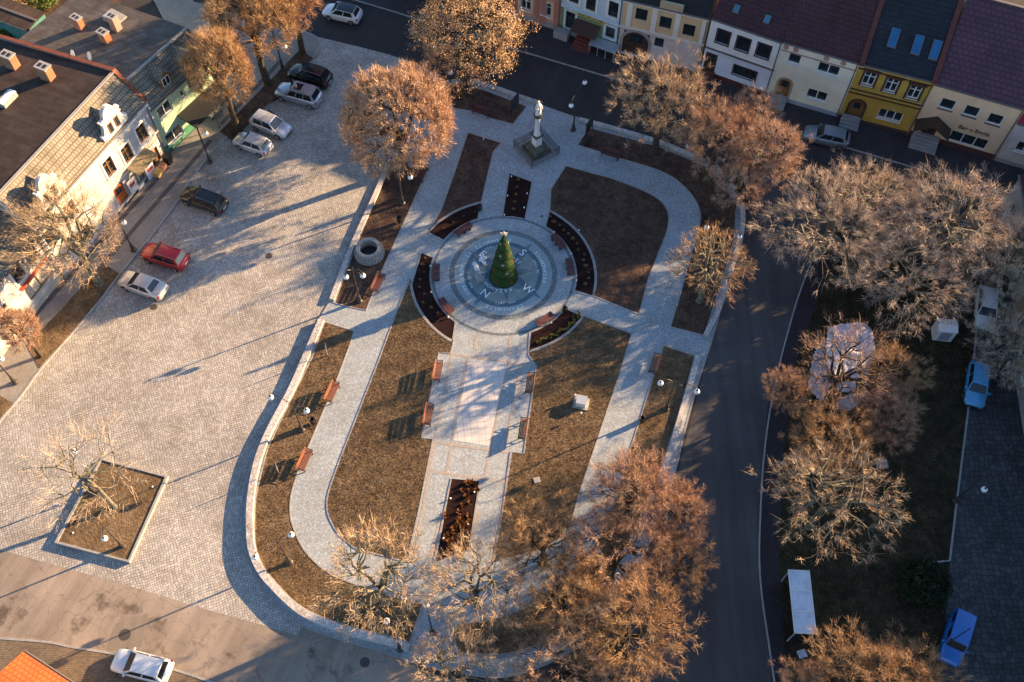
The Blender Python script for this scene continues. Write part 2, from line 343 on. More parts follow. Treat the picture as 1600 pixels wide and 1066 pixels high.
# terrace of pale slabs, bands
sheet('terrace_slabs',W([(731.7,558),(794.7,567),(766,698),(706.7,688)]),.02,.066,M['slab'])
mb=MB()
def bandl(a,b,wd=.3,z=.070): mb.ribbon(W([a,b]),wd,.03,z)
for a,b in (((685.7,551.5),(838,573)),((706,556),(679,690)),((731.7,558),(706.7,688)),((794.7,567),(766,698)),((815,572),(789,702)),((670,690),(800,709)),((679,690),(660,800)),((798,706),(782,800)),((706.7,690),(697,742)),((767,700),(757,748)),((672,737),(793,754)),((660,800),(643,876)),((691,800),(672,872)),((782,800),(765,880)),((748,800),(733,870)),((706,540),(709,518)),((742,547),(745,525)),((795,556),(797,530))): bandl(a,b,.22,.068+random.random()*.004)
tag(mb.build('paving_bands',M['band']),kind='structure')
# wide sett footpath between wall and kerb, pale low walls
def wall(pix,wd,z,label,zs=None):
    p=W(spline(pix,5)); n=len(p)
    zt=[z+(0 if zs is None else (zs-z)*min(1,max(0,(i/n-.1)*1.5))) for i in range(n)]
    o=MB().ribbon(p,wd,0,zt).build('low_stone_wall',M['wallcap']); tag(o,label,'wall','low stone walls edging the park')
wall([(607,260),(585,312),(562,362),(540,415),(519,471)],.42,.34,'low pale stone wall along the west side, beside the round stone well')
wall([(503,503),(483,550),(457.5,609),(428,665),(412,700),(401,735),(393.5,780),(392,820),(394.6,858),(408,893),(432,922),(460,949),(487,966.5),(540,986.6),(594,1001),(640,1014)],.5,.45,'long curved low stone wall lit by the sun round the south-west corner',.62)
wall([(735,128),(768,138),(800,149),(846,165)],.45,.3,'short low stone wall behind the left notice board by the street')
wall([(905,189),(940,198),(979,209),(1031,225),(1075,243),(1090,249)],.45,.3,'low stone wall along the street behind the right notice board')
wall([(1116,262),(1132,279),(1146,298),(1150,309)],.45,.35,'very short piece of low stone wall under the north-east trees')
wall([(1155,318),(1160,337),(1157,371),(1145,413),(1124,480),(1101,528)],.42,.35,'low stone wall bending along the east road under the sparse tree')
wall([(1090.5,557.5),(1068,636),(1044,716),(1015,790),(985,850)],.45,.35,'straight low stone wall beside the east road running past the double lamp')
wall([(925,955),(909,984),(874,1008),(822,1030),(776,1038),(715,1032)],.5,.5,'curved low stone wall below the trees at the south end')
# ---------------------------------------------------------------- compass
def ringmesh(r0,r1,z0,z1,n=96):
    mb=MB(); vs=[];fs=[]
    for r,z in ((r0,z0),(r0,z1),(r1,z1),(r1,z0)):
        for k in range(n): vs.append((CX+r*math.cos(2*PI*k/n),CY+r*math.sin(2*PI*k/n),z))
    for i in range(3):
        for k in range(n): fs.append((i*n+(k+1)%n,i*n+k,(i+1)*n+k,(i+1)*n+(k+1)%n))
    mb.add(vs,fs); return mb
M['cdisc']=plain('compass_pale_granite',(.27,.335,.35),.10,1.5,.75,fine=30)
M['cdisc2']=plain('compass_green_granite',(.20,.26,.265),.10,1.5,.75,fine=30)
M['cdark']=plain('compass_blue_granite',(.085,.14,.18),.12,2,.65,fine=30)
M['cmid']=plain('compass_mid_granite',(.11,.17,.21),.1,2,.65,fine=30)
tag(ringmesh(5.98,6.2,.03,.068).build('circle_border',M['granite2']),kind='structure')
tag(ringmesh(4.22,4.66,.03,.070).build('dark_ring',M['granite2']),kind='structure')
tag(MB().lathe([(4.22,.03),(4.22,.0705)],(CX,CY,0),96).build('compass_disc',M['cdisc']),kind='structure')
tag(MB().lathe([(3.0,.05),(3.0,.0745)],(CX,CY,0),96).build('compass_centre',M['cdisc2']),kind='structure')
tag(ringmesh(3.0,3.38,.05,.0755).build('compass_ring',M['cdark']),kind='structure')
rs=empty('compass_rose',(CX,CY,.07)); tag(rs,kind='structure')
def star(angs,rt,rb,z,mA,mB,ab=45):
    A=MB();B=MB()
    for a in angs:
        for s,mb in ((1,A),(-1,B)):
            q=a+s*ab/1.0
            tip=(rt*math.cos(R_(a)),rt*math.sin(R_(a))); sh=(rb*math.cos(R_(q)),rb*math.sin(R_(q)))
            mb.prism([(0,0),tip,sh],0.003,z)
    A.build('star_point',mA,rs); B.build('star_point',mB,rs)
star([8.5,98.5,-81.5,188.5],2.85,.75,.010,M['cmid'],M['cdark'])
star([53.4,143.4,-126.6,-36.6],4.12,1.05,.014,M['cdark'],M['cmid'])
M['letter']=plain('pale_lettering',(.78,.84,.86),.05,4,.6)
def glyph(ch,size,mat4,acc):
    cu=bpy.data.curves.new('t','FONT'); cu.body=ch; cu.size=size; cu.align_x='CENTER'; cu.align_y='CENTER'; cu.extrude=.004; cu.resolution_u=3
    o=bpy.data.objects.new('t',cu); me=bpy.data.meshes.new_from_object(o)
    acc.add([mat4@v.co for v in me.vertices],[tuple(p.vertices) for p in me.polygons])
    bpy.data.objects.remove(o); bpy.data.curves.remove(cu); bpy.data.meshes.remove(me)
def arctext(name,txt,r,a0,da,size,outward):
    acc=MB()
    for i,ch in enumerate(txt):
        if ch==' ': continue
        a=R_(a0+da*i); rot=a-PI/2 if outward else a+PI/2
        glyph(ch,size,Matrix.Translation((r*math.cos(a),r*math.sin(a),.018))@Matrix.Rotation(rot,4,'Z'),acc)
    acc.build(name,M['letter'],rs)
arctext('lettering','CHRZENOWICZE',3.62,ang(733,458),-6.4,.46,True)
arctext('lettering','CRANEWITZ',3.62,ang(813,476),-5.9,.46,True)
arctext('lettering','KRZANOWICE',3.62,ang(846,440),5.6,.46,False)
arctext('lettering','KRZANOWITZ',3.62,ang(795,380),5.4,.46,False)
arctext('lettering','ROK 1612',3.02,ang(803,472),-4.2,.26,True)
arctext('lettering','OD 1288',3.02,ang(842,425)-2,3.9,.26,False)
arctext('lettering','ROK 1313',3.02,ang(736,450),-4.2,.26,True)
arctext('lettering','ROK 1852',3.02,ang(785,385),4.2,.26,False)
arctext('lettering','1265',1.85,ang(812,411)+0,11,.52,False)
arctext('lettering','KRZANOWICE',1.75,ang(796,452),-12.5,.46,True)
acc=MB()
for ch,px,py,s in (('N',758,459.5,1.0),('S',816.5,396,1.0),('W',824.5,453,1.0),('E',754,398,1.0)):
    x,y=G(px,py); glyph(ch,s,Matrix.Translation((x-CX,y-CY,.02))@Matrix.Rotation(R_(-36.6),4,'Z'),acc)
acc.build('compass_letters',M['letter'],rs)
# ---------------------------------------------------------------- Christmas tree
def xmas():
    x,y=G(787,433); t=empty('christmas_tree',(x,y,.08),0,'tall green Christmas tree of stacked tiers with star ornaments on the compass paving','christmas tree')
    g,tt,b=newmat('tinsel_green',.8,.2); c=coord(tt); f=nz(tt,9,4,.8,c); tt.links.new(ramp(tt,f,[(.3,(.016,.04,.012)),(.55,(.04,.088,.022)),(.75,(.09,.13,.036))]),b.inputs['Base Color']); bump(tt,b,f,1,.1)
    t.scale=(.96,.96,.88)
    tiers=[(0,1.26,.80,1.35),(1.25,1.10,.64,1.35),(2.5,.92,.48,1.3),(3.7,.72,.34,1.2),(4.8,.52,.0,1.95)]
    for z,r0,r1,h in tiers:
        prof=[(r0*.86,z),(r0,z+.12),(r0*.97,z+.3)]+[(max(.02,r0*.97+(max(r1,.03)-r0*.97)*k/5),z+.3+(h-.3)*k/5) for k in range(1,6)]
        mb=MB(); mb.lathe(prof,n=28)
        # tinsel tufts
        for i in range(int(900*r0*h)):
            a=random.random()*2*PI; k=random.random(); rr=(r0*.98+(max(r1,.03)-r0*.98)*k); zz=z+.12+(h-.12)*k
            p=Vector((rr*math.cos(a),rr*math.sin(a),zz)); d=Vector((math.cos(a),math.sin(a),random.uniform(-.4,.6))).normalized()*random.uniform(.05,.13)
            s=Vector((-math.sin(a),math.cos(a),random.uniform(-.8,.8))).normalized()*.03
            mb.add([p-s,p+s,p+d],[(0,1,2)])
        mb.build('tier',g,t)
    rim=plain('dark_rim',(.01,.02,.01),.1)  # near-black rings put the shade between the tiers into colour
    for z,r0,r1,h in tiers[:]:
        MB().tube([(r0*1.0*math.cos(k*PI/14),r0*1.0*math.sin(k*PI/14),z+.08) for k in range(29)],.045,5,False).build('tier_gap_shade',rim,t)
    red=plain('red_bow',(.22,.03,.015),.1); sil=plain('silver_star',(.30,.36,.30),.1,rough=.4)
    def starpts(r,c,nrm,up):
        side=up.cross(nrm); vs=[]
        for k in range(10):
            rr=r if k%2==0 else r*.42; a=PI/2+k*PI/5; vs.append(c+side*(rr*math.cos(a))+up*(rr*math.sin(a)))
        return vs
    i=0
    for z,r0,r1,h in tiers[:5]:
        for k in range(5):
            a=k*PI*.4+z*.7-.9; kk=.45; rr=r0*.97+(max(r1,.05)-r0*.97)*kk+.05
            nrm=Vector((math.cos(a),math.sin(a),.25)).normalized(); up=(Vector((0,0,1))-nrm*nrm.z).normalized()
            c=Vector((rr*math.cos(a),rr*math.sin(a),z+h*kk)); vs=starpts(.17,c,nrm,up); vs2=[v+nrm*.04 for v in vs]
            mb=MB(); mb.add(vs+vs2,[tuple(range(10,20)),tuple(range(9,-1,-1))]+[(q,(q+1)%10,10+(q+1)%10,10+q) for q in range(10)])
            if (i+k)%2: mb.build('star_ornament',sil,t)
            else: mb.build('star_ornament',red,t)
        i+=1
    mb=MB(); gold=plain('topper_star',(.8,.62,.45),.05,rough=.3)
    c=Vector((0,0,6.95)); vs=starpts(.34,c,Vector((0,-1,0)),Vector((0,0,1))); vs2=[v+Vector((0,.08,0)) for v in vs]
    mb.add(vs+vs2,[tuple(range(10,20)),tuple(range(9,-1,-1))]+[(q,(q+1)%10,10+(q+1)%10,10+q) for q in range(10)]); mb.build('tree_topper',gold,t)
xmas()
def crumple(name,px,py,sx,sy,h,col,label,rz=0):
    x,y=G(px,py); random.seed(int(px)); n=7; vs=[];fs=[]
    for j in range(n):
        for i in range(n):
            e=1 if 0<i<n-1 and 0<j<n-1 else 0
            a=(i/(n-1)-.5)*sx*(1+random.uniform(-.2,.2)); b=(j/(n-1)-.5)*sy*(1+random.uniform(-.2,.2))
            vs.append((a,b,.01+e*random.uniform(.3,1)*h))
    for j in range(n-1):
        for i in range(n-1): fs.append((j*n+i,j*n+i+1,(j+1)*n+i+1,(j+1)*n+i))
    o=mesh_obj(name,vs,fs,plain(name+'_cloth',col,.05,4,.7)); o.location=(x,y,.08); o.rotation_euler=(0,0,rz); tag(o,label,'sheet')
crumple('crumpled_sheet',754,406,.55,.75,.25,(.72,.74,.75),'white crumpled sheet nearest the compass star point upper left of the tree',-.5)
crumple('crumpled_sheet',744,418,.4,1.0,.2,(.72,.74,.75),'long thin white sheet lying left of the Christmas tree',.4)
crumple('crumpled_sheet',757,413,.3,.4,.2,(.72,.74,.75),'smallest white scrap lying close to the Christmas tree',.2)
x,y=G(749,437); b_=MB().box((0,0,.22),(.55,.75,.42),0).box((0,0,.45),(.59,.79,.05),0).build('storage_box',plain('box_grey',(.36,.34,.32),.1)); b_.location=(x,y,.075); b_.rotation_euler=(0,0,.45); tag(b_,'small grey lidded box on the compass paving left of the Christmas tree','box')
# ---------------------------------------------------------------- street furniture
def lamp(bpx,globes,H=4.9,gz=4.3,label='',zb=.06,mat='lampgrey'):
    x,y=G(bpx[0],bpx[1],zb); t=empty('street_lamp',(x,y,zb),0,label,'street lamp','ornate globe street lamps round the square')
    mt=M[mat]
    MB().lathe([(.26,0),(.26,.12),(.17,.2),(.15,.75),(.10,.85),(.085,1.0)],n=12).build('base',mt,t)
    MB().lathe([(.075,1.0),(.055,2.6),(.075,2.65),(.075,2.75),(.05,2.8),(.04,H-.1),(.06,H-.05),(.02,H+.15)],n=8).build('pole',mt,t)
    for g in globes:
        gx,gy=G(g[0],g[1],gz); dx,dy=gx-x,gy-y; L=math.hypot(dx,dy)
        if L>2.0: dx,dy=dx*2/L,dy*2/L; L=2.0
        if L<.5: dx,dy,L=(.7,0,.7) if L<.05 else (dx*.7/L,dy*.7/L,.7)
        pts=[(0,0,H-.45),(dx*.25,dy*.25,H-.1),(dx*.6,dy*.6,H+.08),(dx*.9,dy*.9,H-.0),(dx,dy,gz+.36)]
        ab=MB().tube(pts,[.03,.03,.028,.026,.026],5)
        # scroll under the arm
        sp=[]
        for k in range(14):
            a=k*.55; r=.24-.014*k; sp.append((dx/L*(.42+r*math.cos(a)),dy/L*(.42+r*math.cos(a)),H-.55+r*math.sin(a)))
        ab.tube(sp,.016,4)
        arm=ab.build('arm',mt,t)
        gb=MB().ball((dx,dy,gz-zb),.23,14).build('globe',M['globe'],t,True)
        MB().lathe([(.10,.19),(.085,.26),(.03,.38)],(dx,dy,gz-zb),8).build('cap',mt,gb)
    return t
lamp((472,672),[(423,621),(479,642)],label='double-arm globe lamp in the sunny grass strip inside the long curved south-west wall',zb=.07)
lamp((328.5,253.5),[(321.8,209)],label='single-globe lamp on the west pavement in front of the green house',zb=.1)
lamp((209,391),[(194,348)],label='single-globe lamp on the west pavement between the dark estate and the red car',zb=.1)
lamp((24,598),[(2,561)],label='single-globe lamp at the left edge beside the pruned tree and short grass strip',zb=.1)
lamp((442,108),[(445,73)],label='single-globe lamp between the two north-west pavement trees',zb=.1)
lamp((629,318),[(592,260),(641,277)],label='double-arm globe lamp under the big round golden tree on the west side')
lamp((562,470.6),[(567,431),(546,430)],label='double-arm globe lamp just south of the round stone well')
lamp((895.6,203.6),[(913.5,128.7),(892.5,165)],H=5.1,gz=4.6,label='double-arm globe lamp by the street to the right of the statue column')
lamp((1080,269),[(1075.5,229)],label='single-globe lamp in the north-east bed between the street trees')
lamp((1118,412),[(1104,355.8),(1155.5,370)],label='double-arm globe lamp among the branches of the sparse tree by the east road')
lamp((1040.5,640),[(1032,599),(1089,612)],label='double-arm globe lamp by the east road with its second globe over the stone wall')
lamp((193,855),[(163.4,841.8)],label='single-globe lamp at the near corner of the diamond-shaped tree bed',mat='lampgrey')
lamp((146,768),[(115.6,705.7)],label='globe lamp behind the bare planter tree on the sunny cobbles')
lamp((453,879),[(455,835.8),(399,870.7)],label='double-arm globe lamp at the south-west curve of the park')
lamp((625,1015),[(604,970.5)],label='globe lamp at the south edge beside the south exit path')
lamp((975,945),[(992,892.7),(965,900)],label='globe lamp inside the big south-east tree cluster, lower one')
lamp((925,905),[(934,862)],label='globe lamp inside the big south-east tree cluster, upper one')
lamp((676,990),[(666,945.6)],label='globe lamp half hidden by the pale bare tree at the south exit path')
lamp((1493,783),[(1538,765)],H=5,gz=4.35,label='dark lamp leaning its arm over the shaded cobbled lane at right')
lamp((705,152),[(704,113.5)],label='single-globe lamp at the north-west tip of the park beside the leafy tree')
lamp((1370,437),[(1384,395)],label='globe lamp hidden in the crown of the big pale trees at right')
def bench(px,py,rot,mat,label,grp,L=1.8,z=.075,back=True):
    x,y=G(px,py,.4); t=empty('park_bench',(x,y,z),rot,label,'bench',grp)
    mb=MB()
    for k in range(4): mb.box((0,-.2+.125*k,.44),(L,.105,.045))
    mb.build('seat',mat,t)
    if back:
        mb=MB(); Mx=Matrix.Rotation(R_(-14),3,'X')
        for k in range(3): mb.box((0,.29+.035*k,.56+.13*k),(L,.035,.11),0,Mx)
        mb.build('backrest',mat,t)
    for s in (-1,1):
        mb=MB(); mb.box((s*(L/2-.15),0,.21),(.06,.5,.04)); mb.box((s*(L/2-.15),-.22,.2),(.06,.06,.42)); mb.box((s*(L/2-.15),.24,.2),(.06,.06,.42))
        if back: mb.tube([(s*(L/2-.15),.24,.4),(s*(L/2-.15),.30,.62),(s*(L/2-.15),.40,.95)],.03,4); mb.box((s*(L/2-.02),-.0,.64),(.06,.5,.035)); mb.box((s*(L/2-.02),-.22,.54),(.05,.05,.2))
        mb.build('leg',M['iron'],t)
    return t
def dirang(a,b):
    p=G(*a);q=G(*b); return math.atan2(q[1]-p[1],q[0]-p[0])
# rot = direction of the seat's +x ; backrest is on local +y
pd=dirang((596,426),(671,263))     # west path direction
gA='benches along the park paths'
bench(661,272,pd,M['darkwood'],'dark bench under the golden tree north of the well',gA)
bench(592,443,pd,M['darkwood'],'dark bench on the path edge south-east of the well',gA)
bench(520,614,pd,M['wood'],'sunlit wooden bench on the south-west path, the upper one',gA)
bench(477.5,720,pd,M['wood'],'sunlit wooden bench on the south-west path, the lower one',gA)
bench(685,581,dirang((660,685),(686,552)),M['wood'],'wooden bench at the upper left corner of the slab terrace',gA)
bench(670.5,649,dirang((660,685),(686,552)),M['wood'],'wooden bench at the lower left corner of the slab terrace',gA)
bench(827,600,dirang((838,572),(818,710)),M['wood'],'wooden bench at the upper right corner of the slab terrace',gA)
bench(816,671,dirang((838,572),(818,710)),M['wood'],'wooden bench at the lower right corner of the slab terrace',gA)
bench(1022,569,dirang((1036,540),(979,722)),M['wood'],'wooden bench half in sun beside the east path and its corner bed',gA)
bench(953.8,242,dirang((968,248),(902,227))+PI,M['darkwood'],'dark bench in front of the north-east bed right of the notice board',gA)
bench(752,176,dirang((768,186),(712,171))+PI,M['darkwood'],'dark bench in front of the north-west bed near the left notice board',gA)
bench(336,176,dirang((263,243),(350,160)),M['concrete'],'small pale bench on the pavement by the dark canopy of the green house','bench at the green house',1.5,.1,False)
gB='backless dark benches round the compass'
for px,py,lb in ((724,359,'upper left'),(682,426,'on the left side'),(697.5,478,'lower left'),(851,499,'lower right'),(872,378,'upper right'),(890,417,'on the right side')):
    x,y=G(px,py,.4); a=math.atan2(y-CY,x-CX); t=empty('park_bench',(x,y,.075),a-PI/2,'dark backless bench at the compass rim, '+lb,'bench',gB)
    mb=MB()
    for k in range(5):
        n=10; vs=[];fs=[]
        r0=RC+.12+k*.13-RC-.38
        for i in range(n+1):
            th=(i/n-.5)*.28; 
            for rr in (r0,r0+.11):
                for zz in (.40,.45): vs.append(((RC+rr)*math.sin(th),(RC+rr)*math.cos(th)-RC,zz))
        for i in range(n):
            b0=i*4;c0=b0+4
            fs+=[(b0+1,b0+3,c0+3,c0+1),(b0,c0,c0+2,b0+2),(b0,b0+1,c0+1,c0),(b0+2,c0+2,c0+3,b0+3)]
        fs+=[(0,2,3,1),(4*n,4*n+1,4*n+3,4*n+2)]
        mb.add(vs,fs)
    mb.build('seat',M['darkwood'],t)
    for s in (-.6,0,.6): MB().box((s,-.02,.2),(.12,.5,.40)).build('leg',M['iron'],t)
def bin_(px,py,label,z=.08):
    x,y=G(px,py,.5); t=empty('litter_bin',(x,y,z),0,label,'litter bin','dark litter bins in the park')
    MB().lathe([(.17,.12),(.20,.2),(.21,.75),(.21,.8),(.17,.8),(.16,.3)],n=14,cap=True).build('bin_body',M['iron'],t,True)
    MB().tube([(.24,0,0),(.24,0,.95)],.03,5).build('post',M['iron'],t)
for px,py,lb in ((623.5,343,'dark litter bin in the west bed above the well'),(488.5,658,'dark litter bin beside the double lamp in the south-west grass strip'),(917,222,'dark litter bin at the foot of the right notice board'),(1099,341,'dark litter bin in the north-east bed beside the path bend'),(1003.5,656,'dark litter bin on the east path edge beside the double lamp'),(749,325,'dark litter bin in the curved bed north-west of the compass'),(882,484,'dark litter bin in the corner of the south-east flower bed')): bin_(px,py,lb)
def board(pa,pb,label):
    a=G(*pa,0.07);b=G(*pb,0.07); t=empty('notice_board',((a[0]+b[0])/2,(a[1]+b[1])/2,.07),math.atan2(b[1]-a[1],b[0]-a[0]),label,'notice board','notice boards by the street'); L=math.hypot(b[0]-a[0],b[1]-a[1])
    MB().box((0,0,1.5),(L,.05,1.35)).build('panel',M['iron'],t)
    MB().box((0,0,2.2),(L+.2,.14,.06)).build('cornice',M['iron'],t)
    for s in (-1,1): MB().tube([(s*L/2,0,0),(s*L/2,0,2.45)],[.045,.03],5).build('post',M['iron'],t)
board((799,184),(810,170),'tall dark notice board in the bed left of the statue column')
board((914,221),(925,204),'tall dark notice board in the bed right of the statue column')
# statue column
def column():
    x,y=G(838,236); t=empty('statue_column',(x,y,.06),R_(-13+90)-R_(11.6)*0+0,'white stone column with a saint statue on top inside a low square iron railing','monument')
    t.rotation_euler=(0,0,R_(35))
    st,tt,b=newmat('weathered_stone',.85,.2); c=coord(tt); f=nz(tt,2.2,6,.7,c); tt.links.new(ramp(tt,f,[(.35,(.05,.048,.035)),(.55,(.12,.11,.085)),(.75,(.20,.185,.155))]),b.inputs['Base Color']); bump(tt,b,f,.4,.04)
    wh=plain('limewashed_stone',(.72,.69,.66),.08,5,.8)
    mb=MB(); mb.box((0,0,.03),(3.3,3.3,.1)); mb.build('platform',M['concrete'],t)
    mb=MB(); mb.box((0,0,.22),(2.0,2.0,.4)); mb.box((0,0,.50),(1.75,1.75,.2)); 
    mb.add([(-.8,-.8,.6),(.8,-.8,.6),(.8,.8,.6),(-.8,.8,.6),(-.45,-.45,.95),(.45,-.45,.95),(.45,.45,.95),(-.45,.45,.95)],[(0,1,5,4),(1,2,6,5),(2,3,7,6),(3,0,4,7),(4,5,6,7)])
    mb.build('plinth',st,t)
    MB().box((0,0,1.5),(.68,.68,1.15)).build('pedestal',wh,t)
    mb=MB(); mb.box((0,0,2.11),(.86,.86,.09)); mb.box((0,0,2.2),(.98,.98,.07)); mb.build('cornice',st,t)
    MB().lathe([(.34,2.25),(.34,2.34),(.25,2.42),(.26,3.0),(.21,4.35),(.26,4.42),(.24,4.5)],n=18).build('shaft',wh,t,True)
    MB().lathe([(.26,4.5),(.42,4.62),(.42,4.72),(.30,4.78),(.34,4.85)],n=18).build('capital',st,t,True)
    # statue : robed figure in one mesh
    prof=[(.27,4.86),(.30,4.92),(.27,5.1),(.24,5.35),(.22,5.6),(.25,5.85),(.24,6.0),(.12,6.1),(.075,6.16),(.09,6.22),(.12,6.32),(.11,6.42),(.05,6.5)]
    n=18; vs=[];fs=[]
    for i,(r,z) in enumerate(prof):
        for k in range(n):
            a=2*PI*k/n; fold=1+(.10*math.sin(a*6+z*3) if z<5.9 else 0); lean=.05*math.sin((z-4.8)*2.4)
            vs.append((r*fold*math.cos(a)+lean,r*fold*.82*math.sin(a),z))
    for i in range(len(prof)-1):
        for k in range(n): fs.append((i*n+k,i*n+(k+1)%n,(i+1)*n+(k+1)%n,(i+1)*n+k))
    fs.append(tuple((len(prof)-1)*n+k for k in range(n)))
    mb=MB().add(vs,fs)
    mb.tube([(.24,0,5.88),(.36,-.06,5.62),(.22,-.28,5.55)],[.085,.08,.05],8); mb.tube([(-.22,0,5.9),(-.33,-.1,5.65),(-.08,-.28,5.72)],[.085,.08,.05],8)
    s=mb.build('statue',wh,t,True)
    MB().tube([(.18*math.cos(k*PI/8),.02,6.36+.18*math.sin(k*PI/8)) for k in range(17)],.02,4,False).build('halo',plain('gilt',(.6,.38,.12),.05,rough=.4,metal=.6),s)
    MB().tube([(-.05,-.3,5.45),(-.12,-.3,6.05)],.03,5).build('staff',st,s)
    h=1.5
    for q in range(4):
        A=Matrix.Rotation(q*PI/2,3,'Z'); mb=MB()
        for zz in (.18,.62,.92): mb.tube([A@Vector((-h,-h,zz)),A@Vector((h,-h,zz))],.018,4)
        for k in range(1,16):
            xx=-h+2*h*k/16; mb.tube([A@Vector((xx,-h,.1)),A@Vector((xx,-h,.98))],.011,4)
        mb.build('railing',M['iron'],t)
        p=A@Vector((-h,-h,0)); MB().tube([(p.x,p.y,.06),(p.x,p.y,1.05),(p.x,p.y,1.12)],[.04,.04,.015],6).build('railing_post',M['iron'],t)
column()
# well
def well():
    x,y=G(577,394,.3); t=empty('stone_well',(x,y,.075),0,'round open well ring of grey stone blocks in the bed beside the west wall','well')
    st=setts('well_stone',(.42,.43,.44),.28,0,joint=.35,var=.25,big=.1,hexa=True)
    mb=MB(); random.seed(3)
    for row in range(3):
        n=26-row
        for k in range(n):
            a=2*PI*(k+.5*row)/n; r=1.18-.10*row; mb.box((r*math.cos(a),r*math.sin(a),.14+.26*row),(.28,2*PI*r/n*.92,.24),a)
    mb.build('stone_ring',M['concrete'],t)
    mb=MB()
    for k in range(24):
        a=2*PI*k/24; mb.box((.93*math.cos(a),.93*math.sin(a),.85),(.30,.225,.14),a)
    mb.build('coping',M['concrete'],t)
    MB().lathe([(.80,.05),(.80,.9)],n=28,cap=False).build('inner_wall',M['band'],t)
    MB().lathe([(.81,.03),(.81,.05)],n=28).build('well_floor',M['iron'],t)
well()
# notice block and spotlights on the lawn
x,y=G(908,631); t=empty('stone_block',(x,y,.07),R_(-12),'pale square stone plinth block on a slab in the sunny lawn right of the terrace','plinth')
MB().box((0,0,.03),(1.25,1.1,.06)).build('slab',M['concrete'],t); MB().box((0,0,.34),(.78,.72,.56)).build('block',M['white'],t); MB().box((0,0,.64),(.84,.78,.05)).build('top',M['metalroof'],t)
for px,py,lb in ((898,624,'thin garden spotlight on a stick left of the pale stone block'),(907,652,'thin garden spotlight on a stick below the pale stone block')):
    x,y=G(px,py); t=empty('garden_spotlight',(x,y,.07),0,lb,'spotlight'); MB().tube([(0,0,0),(0,0,.55)],.02,5).build('stake',M['iron'],t); MB().lathe([(.03,.5),(.08,.55),(.08,.72),(.05,.76)],n=8).build('lamp_head',M['white'],t)
x,y=G(839,751); tag(MB().box((x,y,.10),(.5,.45,.08),.3).build('utility_cover',M['concrete']),'small pale square cover in the grass at the edge of the shade, lower right lawn','cover')
# small ground lights and young shrubs in the flower beds
gl=[(799,277),(793,307),(823.5,303.5),(819,325.5),(788,337),(672.6,417),(674,457.5),(700.5,497),(861,505.5),(865.6,364),(892.5,397.5),(900.6,439.4),(657,0),(755.7,218),(704,780),(741,770),(693,842),(731,820),(239,762),(115,834),(904.5,361)]
gp0=None
for px,py in gl:
    if (px,py)==(657,0): continue
    x,y=G(px,py,.1)
    o=MB().lathe([(.03,0),(.03,.12),(.07,.14),(.07,.2),(.02,.24)],n=8).build('ground_light',M['globe']); o.location=(x,y,.075)
    tag(o,'tiny white round light poking out of the planting soil','ground light','tiny white lights in the planted beds')
tuft_m={}
def mk_tufts(name,c1,c2):
    m,t_,b=newmat(name,.9,.1); c=coord(t_); f=nz(t_,9,2,.6,c); t_.links.new(ramp(t_,f,[(.35,c1),(.65,c2)]),b.inputs['Base Color']); return m
tuft_m['a']=mk_tufts('dry_tuft',(.22,.13,.06),(.40,.28,.13)); tuft_m['g']=mk_tufts('gold_green_tuft',(.16,.15,.035),(.42,.33,.10)); tuft_m['r']=mk_tufts('rust_tuft',(.10,.035,.015),(.30,.14,.05))
def tuft_mesh(seed,r,h,n,mat):
    random.seed(seed); mb=MB()
    for i in range(n):
        a=random.random()*2*PI; q=random.random()**.5*r; d=Vector((math.cos(a)*q,math.sin(a)*q,h*random.uniform(.4,1)))
        s=Vector((-math.sin(a),math.cos(a),0))*.022; p=Vector((math.cos(a)*q*.25,math.sin(a)*q*.25,0))
        mb.add([p-s,p+s,d+s*.6,d-s*.6],[(0,1,2,3)])
    return mb
protos={k:[tuft_mesh(i*5+ord(k),.24 if k!='g' else .2,.28,45,None).build('young_shrub',tuft_m[k]).data for i in range(2)] for k in 'agr'}
for o in [o for o in C.objects if o.name.startswith('young_shrub')]: bpy.data.objects.remove(o)
def shrub(x,y,k,s,label,grp):
    o=bpy.data.objects.new('young_shrub',random.choice(protos[k])); C.objects.link(o); o.location=(x,y,.07); o.rotation_euler=(0,0,random.random()*6); o.scale=(s,s,s); tag(o,label,'shrub',grp)
random.seed(11)
for i in range(15):
    a=R_(-8+i*5.0) ; r=7.15+random.uniform(-.3,.3); shrub(CX+r*math.cos(a),CY+r*math.sin(a),'a',random.uniform(.6,1.1),'small dry young shrub in the dark curved bed east of the compass','young shrubs in the east curved bed')
for i in range(9):
    a=R_(168+i*6.2); r=7.1+random.uniform(-.35,.35); shrub(CX+r*math.cos(a),CY+r*math.sin(a),'a',random.uniform(.5,.9),'small dry young shrub in the dark curved bed west of the compass','young shrubs in the west curved bed')
for i in range(4):
    a=R_(112+i*9); shrub(CX+7.1*math.cos(a),CY+7.1*math.sin(a),'a',.5,'small dry young shrub in the dark curved bed north-west of the compass','young shrubs in the north-west curved bed')
for i in range(26):
    a=R_(-66+i*1.45); r=7.55+random.uniform(-.22,.22); shrub(CX+r*math.cos(a),CY+r*math.sin(a),'g',random.uniform(.6,1.0),'small yellow-green shrub in the sunlit rim of the south-east curved bed','yellow-green shrubs in the south-east curved bed')
for i in range(5):
    p=G(809.5+ -1.8*i,283+i*11.5); shrub(p[0],p[1],'a',.8,'golden dry tuft in the middle row of the small rectangular north bed','golden tufts in the small north bed')
for i in range(46):
    u,v=random.random(),random.random(); px=705+45*u-(26*v) ; py=750+120*v+3*u; p=G(px-0*u,py); shrub(p[0],p[1],'r',random.uniform(.7,1.3),'rust-coloured low shrub in the long rectangular bed below the terrace','rust-coloured shrubs in the south rectangular bed')
